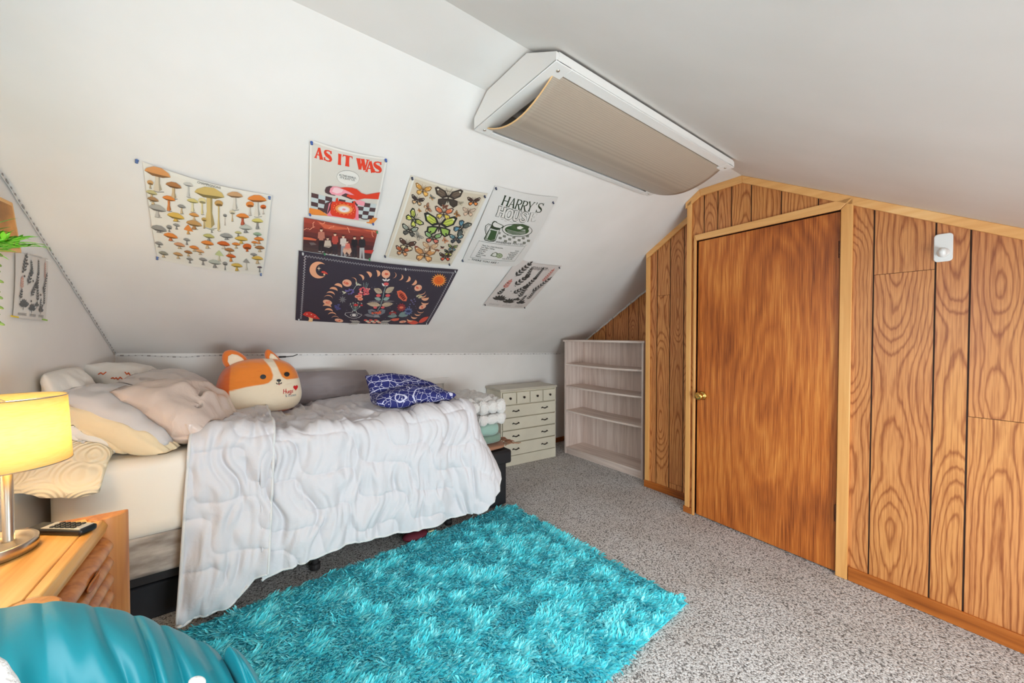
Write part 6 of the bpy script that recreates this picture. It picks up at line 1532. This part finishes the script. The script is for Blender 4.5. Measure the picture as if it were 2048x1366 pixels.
# ============================================================ FOREGROUND AND SMALL THINGS
# teal satin puffy chair pad in the foreground, fleece lined
tb = thing('beanbag_chair', 'puffy turquoise satin beanbag with white fleece lining in the near left corner', 'beanbag', (-.25, 1.0, 0))
ridge = [(-130, 1262, 1.255), (-90, 1240, 1.26), (-40, 1226, 1.26), (0, 1222, 1.26), (60, 1216, 1.25), (110, 1215, 1.24), (180, 1222, 1.22), (250, 1239, 1.20), (310, 1257, 1.165), (370, 1277, 1.13), (412, 1296, 1.10), (438, 1312, 1.075), (446, 1322, 1.06)]
def lump(name, ridge, depth, width, bottom, seed, nfold, amp, r0=.10):
    rp = [at(x, y, 'Y', Y) for x, y, Y in ridge]
    # resample the ridge
    rp = np.array([tuple(p) for p in rp]); d = np.r_[0, np.cumsum(np.linalg.norm(np.diff(rp, axis=0), axis=1))]
    na = 200; s = np.linspace(0, d[-1], na); rp = np.stack([np.interp(s, d, rp[:, k]) for k in range(3)], 1)
    k_ = np.ones(9) / 9
    for k in range(3): rp[:, k] = np.convolve(np.pad(rp[:, k], 4, mode='edge'), k_, 'valid')
    nb = 120; t_ = np.linspace(0, 1, nb)[None, :]; S = s[:, None] / d[-1]
    ang = (-.62 + 1.0 * t_ * 1.25) * math.pi          # sweep: down the far side, over the ridge and down to the camera
    # cross-section: an ellipse hanging from the ridge
    hh = (rp[:, 2] - bottom)[:, None]
    th0 = -.55 * math.pi + t_ * 1.12 * math.pi         # -> -x far side ... + near side
    th0 = th0 + 0 * S; yn = np.sin(th0); zn = np.cos(th0)
    near = np.where(yn > 0, depth, depth * .12)
    dirs = np.array([.30, -.95, 0])
    Y_ = near * np.sign(yn) * np.abs(yn) ** .8
    Z_ = hh * (np.sign(zn) * np.abs(zn) ** .85 - 1) * 1.0
    Y_ = Y_ * (.15 + .85 * sstep(0, .10, S)) * (.35 + .65 * sstep(0, .06, 1 - S))
    P = rp[:, None, :] + np.stack([dirs[0] * Y_ + 0 * Z_, dirs[1] * Y_, Z_ + 0 * Y_], -1)
    # gathers running away from the ridge
    fx = S * nfold + .35 * np.sin(th0 * 1.1 + S * 4) + .9 * noise(S * 5.5, th0 * .9, 0, seed) + .3 * noise(S * 13, th0 * 2, 0, seed + 1)
    g = (.5 + .5 * np.cos(fx * 2 * math.pi)) ** .6 * (.55 + .45 * noise(S * 7, th0 * 1.2, 3, seed))
    fade = sstep(-.1, .9, th0) * 1.0 + .20
    h = amp * fade * (g - .75) + amp * .30 * fbm(S * 6, th0 * 1.6, 0, seed + 3, 2) * (.4 + fade) + .02 * np.sin(S * math.pi) ** .5
    N = np.stack([dirs[0] * yn + 0 * S, dirs[1] * yn + 0 * S, zn + 0 * S], -1)
    P = P + N * h[..., None]
    P[..., 2] = np.maximum(P[..., 2], .02)
    b = MB(); b.grid(P)
    return b.build(name, M['teal'], tb, smooth=True, world=True)
lump('cushion_body', ridge, .46, 0, .05, 81, 6.0, .046)
ridge2 = [(446, 1330, 1.045), (452, 1314, 1.045), (462, 1305, 1.04), (474, 1312, 1.03), (488, 1330, 1.02), (500, 1352, 1.01), (512, 1378, 1.0), (520, 1420, .99)]
lump('cushion_lobe', ridge2, .30, 0, .05, 83, 2.2, .022)
def fleece(name, px, seed, th=.022):
    b = MB(); c = np.mean([p[:2] for p in px], 0); pts = [at(x, y, 'Y', Y) for x, y, Y in px]; n_ = len(pts); rings = 10
    cen = Vector(np.mean([tuple(p) for p in pts], 0)); V = []
    for i, p in enumerate(pts):
        row = []
        for k in range(rings + 1):
            u = k / rings; q = cen.lerp(p, math.sin(u * math.pi / 2)); nn = (CAMP - q).normalized()
            q = q + nn * (th * math.cos(u * math.pi / 2) ** .6 + .004 * float(noise(q.x * 60, q.y * 60, q.z * 60, seed)) * (u < 1))
            row.append(tuple(q))
        V.append(row)
    b.grid(V, closeu=True)
    V2 = [[tuple(Vector(q) - (CAMP - Vector(q)).normalized() * .03) for q in row] for row in V]; b.grid(V2, closeu=True, flip=True)
    return b.build(name, M['fluff'], tb, smooth=True, world=True)
def smooth_loop(p, m=6):
    p = np.array(p, float); n_ = len(p); out = []
    for i in range(n_):
        p0, p1, p2, p3 = p[i - 1], p[i], p[(i + 1) % n_], p[(i + 2) % n_]
        for k in range(m):
            t_ = k / m; out.append(.5 * ((2 * p1) + (p2 - p0) * t_ + (2 * p0 - 5 * p1 + 4 * p2 - p3) * t_ ** 2 + (3 * p1 - p0 - 3 * p2 + p3) * t_ ** 3))
    return [tuple(q) for q in out]
fleece('fleece_lining', smooth_loop([(-30, 1312, .80), (8, 1318, .80), (24, 1338, .80), (40, 1362, .80), (50, 1400, .79), (-30, 1420, .79)]), 91)
fleece('fleece_lining', smooth_loop([(376, 1366, .80), (386, 1354, .80), (402, 1352, .80), (412, 1362, .80), (406, 1392, .79), (380, 1396, .79)]), 92, .014)

# hanging plant by the left wall
hx, hy, hz = -.588, 1.62, 1.520
hp_ = thing('hanging_plant', 'bright green hanging plant with long trailing strands at the left edge by the wall', 'plant', (hx, hy, hz))
b = MB(); b.lathe([(0, -.10), (.045, -.10), (.062, -.03), (.068, .0), (.064, .004), (.060, -.004), (0, -.012)], (0, 0, 0), 28, close=False); b.build('pot', M['pot'], hp_, smooth=True)
b = MB(); zc = min(slope_z(hx, hy), ZC) - hz
for k in range(3):
    w_ = 2.1 * k; b.tube([(.065 * math.cos(w_), .065 * math.sin(w_), 0), (.01 * math.cos(w_), .01 * math.sin(w_), .38), (0, 0, zc)], .0018, 6)
b.build('hanger_cord', M['cord'], hp_)
rs = np.random.RandomState(9)
def blade(b, base, d, L, w, droop, mat=0):
    d = Vector(d).normalized(); up = Vector((0, 0, 1)); sd = d.cross(up)
    if sd.length < .05: sd = Vector((1, 0, 0))
    sd.normalize(); n_ = 7; rows = []
    for k in range(n_):
        t_ = k / (n_ - 1); c_ = Vector(base) + d * (L * t_) - up * (droop * t_ * t_ * L)
        ww = w * math.sin(math.pi * min(1, .12 + t_ * .88)) ** .8
        rows.append([tuple(c_ - sd * ww), tuple(c_ + up * ww * -.35), tuple(c_ + sd * ww)])
    b.grid(rows, mat)
for sidx in range(44):
    w_ = rs.rand() * 2 * math.pi; el = .15 + .75 * rs.rand()
    d = Vector((math.cos(w_) * math.cos(el), math.sin(w_) * math.cos(el), math.sin(el) * .75)); L = .068 + .048 * rs.rand()
    b = MB(); base = Vector((.03 * math.cos(w_), .03 * math.sin(w_), .0)); b.tube([tuple(base), tuple(base + d * L)], .002, 6)
    for k in range(9):
        t_ = .25 + .75 * k / 8; q = base + d * (L * t_); a = rs.rand() * 6.28
        dd = (d * .9 + Vector((math.cos(a), math.sin(a), .35)) * .75).normalized()
        blade(b, q, dd, .040 + .030 * rs.rand(), .0042 + .0015 * rs.rand(), .55 * rs.rand())
    b.build('leaf_sprig', M['leaf'], hp_, smooth=True)
for k in range(13):
    w_ = k * 2 * math.pi / 13 + .2; x0, y0 = .066 * math.cos(w_), .066 * math.sin(w_); L = .10 + .11 * rs.rand()
    b = MB(); pts = [(x0 * .9, y0 * .9, .0), (x0 * 1.15, y0 * 1.15, .0)] + [(x0 * 1.2 + .008 * rs.randn(), y0 * 1.2 + .008 * rs.randn(), -L * j / 6) for j in range(1, 7)]
    b.tube(pts, .0016, 6)
    nleaf = int(L / .0085)
    for j in range(nleaf):
        z = -L * (j + .5) / nleaf; i0 = min(5, int((j + .5) / nleaf * 6)); p = np.array(pts[2 + min(i0, 5)]); a = j * 2.4
        q = (x0 * 1.2 + .010 * math.cos(a), y0 * 1.2 + .010 * math.sin(a), z)
        b.sphere(q, .0085, 8, 5, sc=(1, .55, .45), M=Matrix.Rotation(a, 4, 'Z') @ Matrix.Rotation(.6, 4, 'Y'))
    b.build('trailing_strand', M['leafdk'], hp_, smooth=True)

# light strip taped along the gable edge and the knee wall
ls = thing('light_strip', 'thin light strip taped along the slope edges above the bed', 'light strip', (XL(YB), YB, knee_z(XL(YB))))
def strip(pts, name, step, n_in, wid=.010):
    """ribbon following pts; chips at a regular pitch"""
    P = np.array(pts); d = np.r_[0, np.cumsum(np.linalg.norm(np.diff(P, axis=0), axis=1))]
    n_ = max(2, int(d[-1] / .02)); s = np.linspace(0, d[-1], n_); Q = np.stack([np.interp(s, d, P[:, k]) for k in range(3)], 1)
    n_in = Vector(n_in).normalized(); b = MB(); rows = []
    for i in range(n_):
        t_ = Vector(Q[min(i + 1, n_ - 1)] - Q[max(i - 1, 0)]).normalized(); sd = t_.cross(n_in).normalized(); q = Vector(Q[i])
        wob = .002 * math.sin(i * .9)
        rows.append([tuple(q + sd * (-wid / 2 + wob) + n_in * .002), tuple(q + sd * (wid / 2 + wob) + n_in * .002), tuple(q + sd * (wid / 2 + wob)), tuple(q + sd * (-wid / 2 + wob)), tuple(q + sd * (-wid / 2 + wob) + n_in * .002)])
    b.grid(rows)
    o = b.build(name, M['ledstrip'], ls, world=True)
    cb = MB(); s = .02; i = 0
    while s < d[-1]:
        q = Vector([float(np.interp(s, d, P[:, k])) for k in range(3)]); t_ = (Vector([float(np.interp(min(s + .01, d[-1]), d, P[:, k])) for k in range(3)]) - q)
        if t_.length < 1e-6: break
        t_.normalize(); sd = t_.cross(n_in).normalized(); big_ = i % 4 == 0; l_, h_ = (.008, .0042) if big_ else (.004, .0022)
        c_ = [q + t_ * a + sd * e + n_in * .0028 for a, e in ((-l_, -h_), (l_, -h_), (l_, h_), (-l_, h_))]
        cb.prism([tuple(v) for v in c_], tuple(n_in * .002)); s += step; i += 1
    k = cb.build('chips', M['leddot'], o, world=True); k['kind'] = 'stuff'
    return o
gs = [(XL(y) + .004, y, slope_z(XL(y), y) - .012) for y in np.linspace(1.70, YB - .01, 30)]
strip(gs, 'gable_run', .030, (1, 0, .1))
ks = [(x, YB - .002, knee_z(x) - .012 - .012 * math.exp(-((x + .27) / .12) ** 2)) for x in np.linspace(XL(YB) + .01, .20, 16)]
strip(ks, 'knee_run', .030, (0, -1, 0))
ks2 = [(x, YB - .002, knee_z(x) - .012) for x in np.linspace(.40, 3.2, 60)]
strip(ks2, 'knee_run', .045, (0, -1, 0))
b = MB(); kx = .20
b.tube([(kx, YB - .004, knee_z(kx) - .012), (kx + .05, YB - .008, knee_z(kx) - .026), (kx + .08, YB - .008, knee_z(kx) - .030)], .0028, 8); b.tube([(kx + .12, YB - .008, knee_z(kx) - .030), (kx + .17, YB - .008, knee_z(kx) - .027), (kx + .20, YB - .004, knee_z(kx) - .014)], .0028, 8); b.tube([(kx + .078, YB - .008, knee_z(kx) - .030), (kx + .122, YB - .008, knee_z(kx) - .030)], .006, 10)
b.build('connector', M['blackpl'], ls, world=True, smooth=True)['label'] = 'black wire connector'
rr_ = [(XREC - .004, y, slope_z(XREC, y) - .012) for y in np.linspace(1.90, YB - .02, 30)]
strip(rr_, 'recess_run', .07, (-1, 0, 0), .016)

# dark red bag scrap with a pale zip under the bed
q = at(838, 1079, 'Z', .03)
b = MB(); b.sphere((q.x, q.y + .06, .032), .055, 20, 12, sc=(1.5, .9, .55)); o = b.build('soft_pouch', plain('maroon_cloth', (92, 18, 34), .8), smooth=True); tag(o, 'small dark red pouch lying under the bed by the rug', 'pouch')
b = MB(); p0 = (q.x + .075, q.y + .03, .040); b.tube([p0, (p0[0] + .035, p0[1] - .005, p0[2] + .004)], .005, 8); b.build('zip_tab', plain('pale_plastic', (196, 190, 150), .5), o, world=False, smooth=True).location = tuple(-np.array(o.location))
